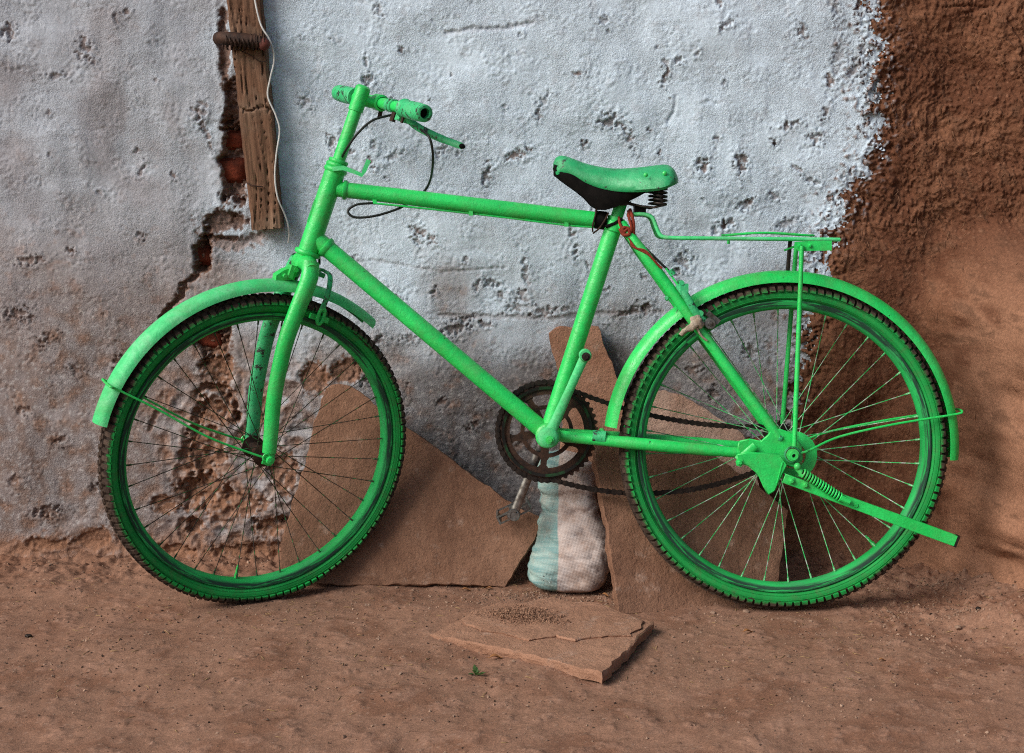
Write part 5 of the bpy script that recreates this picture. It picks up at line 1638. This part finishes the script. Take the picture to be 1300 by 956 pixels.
# ---- cables
def bars(p): return MF @ Vector(p)
c_a = bars(CLP + Vector((0.004, -0.07, -0.016)))
bpart(MB().tube(spline([c_a, at_w(B(476, 155), -0.05), at_w(B(458, 170), -0.045), at_w(B(443, 189), -0.035), at_w(B(432, 205), 0.0), at_w(B(420, 240), 0.024), at_w(B(404, 300), 0.03), at_w(B(404, 336), 0.02)], 8), 0.0025, 8), "brake_cable", 'rubber')
c_b = bars(lv0 + Vector((0.030, -0.016, -0.012)))
bpart(MB().tube(spline([c_b, at_w(B(549, 180), -0.10), at_w(B(552, 205), -0.075), at_w(B(545, 232), 0.0), at_w(B(530, 250), 0.026), at_w(B(508, 264), -0.004), at_w(B(478, 274), -0.020), at_w(B(452, 276), -0.022), at_w(B(443, 268), -0.020), at_w(B(454, 260), -0.017), at_w(B(474, 258), -0.012)], 8), 0.0025, 8), "brake_cable", 'rubber')
bpart(MB().tube(spline([at_w(B(474, 258), -0.012), at_w(B(560, 267), -0.004), at_w(B(640, 276), -0.004), at_w(B(720, 286), -0.004), at_w(B(765, 289), -0.006)], 6), 0.0022, 8), "cable_housing", 'green')
for x, y in ((476, 256), (719, 284), (598, 270)): bpart(MB().box(at_w(B(x, y), -0.006), (0.008, 0.008, 0.012)), "cable_clip", 'green')
bpart(MB().tube(spline([at_w(B(800, 298), -0.024), at_w(B(815, 312), -0.030), at_w(B(838, 335), -0.036), at_w(B(850, 346), -0.038)], 6), 0.0026, 8), "brake_cable", 'rubber')
bpart(MB().tube(spline([at_w(B(843, 340), -0.040), at_w(B(858, 362), -0.048), at_w(B(872, 385), -0.052), at_w(B(888, 402), -0.054)], 5), 0.0020, 7), "brake_wire", 'green')
# rear caliper
mb = MB()
mb.tube(spline([at_w(B(858, 360), -0.052), at_w(B(868, 376), -0.058), at_w(B(880, 396), -0.058), at_w(B(893, 410), -0.052)], 5), 0.0075, 10, flat=(.5, 1))
mb.cyl(at_w(B(862, 358), -0.060), at_w(B(862, 358), 0.0), 0.0050, 8); mb.box(at_w(B(865, 366), -0.054), (0.016, 0.010, 0.022))
mb.cyl(at_w(B(848, 342), -0.046), at_w(B(852, 348), -0.046), 0.006, 8); mb.cyl(at_w(B(843, 377), -0.05), at_w(B(845, 379), -0.03), 0.004, 8)
mb.cyl(at_w(B(885, 396), -0.06), at_w(B(885, 396), -0.03), 0.006, 8)
cal2 = bpart(mb, "brake_caliper", 'green_chip')
mb = MB().lathe([(0.0005, -0.012), (0.004, -0.012), (0.005, -0.009), (0.010, -0.009), (0.012, -0.004), (0.012, 0.004)], at_w(B(897, 409), -0.052), Y_, 16)
mb.box(at_w(B(902, 402), -0.040), (0.030, 0.010, 0.011), Matrix.Rotation(R(40), 3, 'Y'))
bpart(mb, "brake_pad", 'steel', cal2)

# ================================================================== cord and rag tied on the bicycle
def world_pt(p): return Matrix.Rotation(-LEAN, 4, 'X') @ Vector(p)
def cord_obj(name, strands, mat, label, cat, origin):
    e = empty(name, world_pt(origin)); eo = Vector(e.location)
    for nm, pts_, r_ in strands:
        MB().tube([world_pt(p) - eo for p in spline(pts_, 6)], r_, 8).build(nm, MAT[mat], e)
    return tag(e, label, cat)
def cp(x, y, w): return at_w(B(x, y), w)
cord_obj("red_cord", [
    ("loop", [cp(799, 266, -0.016), cp(801, 274, -0.030), cp(803, 286, -0.034), cp(803, 296, -0.030), cp(806, 302, -0.026)], 0.0034),
    ("loop", [cp(797, 268, -0.018), cp(797, 276, -0.032), cp(800, 288, -0.036), cp(800, 297, -0.030)], 0.0030),
    ("loop", [cp(785, 276, -0.016), cp(786, 285, -0.029), cp(791, 293, -0.032), cp(796, 290, -0.034)], 0.0028),
    ("knot", [cp(786, 291, -0.024), cp(790, 298, -0.034), cp(797, 297, -0.036), cp(796, 290, -0.032), cp(789, 290, -0.032), cp(793, 300, -0.030)], 0.0032),
    ("tail", [cp(799, 305, -0.028), cp(801, 312, -0.036), cp(810, 317, -0.042), cp(820, 322, -0.046), cp(827, 329, -0.047), cp(833, 336, -0.046), cp(838, 340, -0.046)], 0.0024),
    ("tail", [cp(796, 300, -0.030), cp(800, 308, -0.038), cp(806, 315, -0.042), cp(815, 317, -0.045), cp(823, 323, -0.046)], 0.0020)],
    'red_cord', "frayed red cord knotted round the frame below the saddle", "cord", cp(796, 290, -0.02))
cord_obj("tie_wire", [
    ("turn", [cp(752, 294, -0.012), cp(752, 286, -0.019), cp(755, 274, -0.019), cp(757, 264, -0.010), cp(758, 262, 0.008)], 0.0018),
    ("turn", [cp(753, 296, -0.006), cp(760, 290, -0.019), cp(767, 280, -0.020), cp(772, 270, -0.016)], 0.0018),
    ("twist", [cp(756, 268, -0.020), cp(757, 262, -0.022), cp(754, 258, -0.022), cp(758, 256, -0.020), cp(760, 266, -0.020)], 0.0022)],
    'rust', "rusty tie wire twisted round the top tube under the saddle", "wire", cp(757, 278, 0))
rg_e = empty("tied_rag", world_pt(cp(876, 408, -0.05))); ro = Vector(rg_e.location)
mb = MB()
for (a, b, r0, r1) in (((884, 404, -0.064), (872, 414, -0.062), 0.009, 0.008), ((874, 412, -0.062), (860, 422, -0.060), 0.008, 0.004), ((880, 406, -0.066), (886, 412, -0.060), 0.008, 0.006), ((882, 402, -0.060), (874, 404, -0.062), 0.006, 0.005)):
    pa, pb_ = world_pt(cp(*a)) - ro, world_pt(cp(*b)) - ro
    mb.tube(spline([pa, pa.lerp(pb_, .5) + Vector((0, -0.003, 0.002)), pb_], 6), [r0 + (r1 - r0) * k / 12 for k in range(13)], 12)
mb.v = [p + mnoise.noise_vector(p * 110) * 0.0035 for p in mb.v]
mb.build("knot", MAT['rag'], rg_e, sharp=0)
MB().tube([world_pt(p) - ro for p in spline([cp(880, 414, -0.064), cp(886, 424, -0.062), cp(893, 430, -0.060)], 5)], 0.0022, 6).build("loose_end", MAT['rag'], rg_e)
tag(rg_e, "grubby scrap of cloth tied to the seat stay above the rear tyre", "rag")
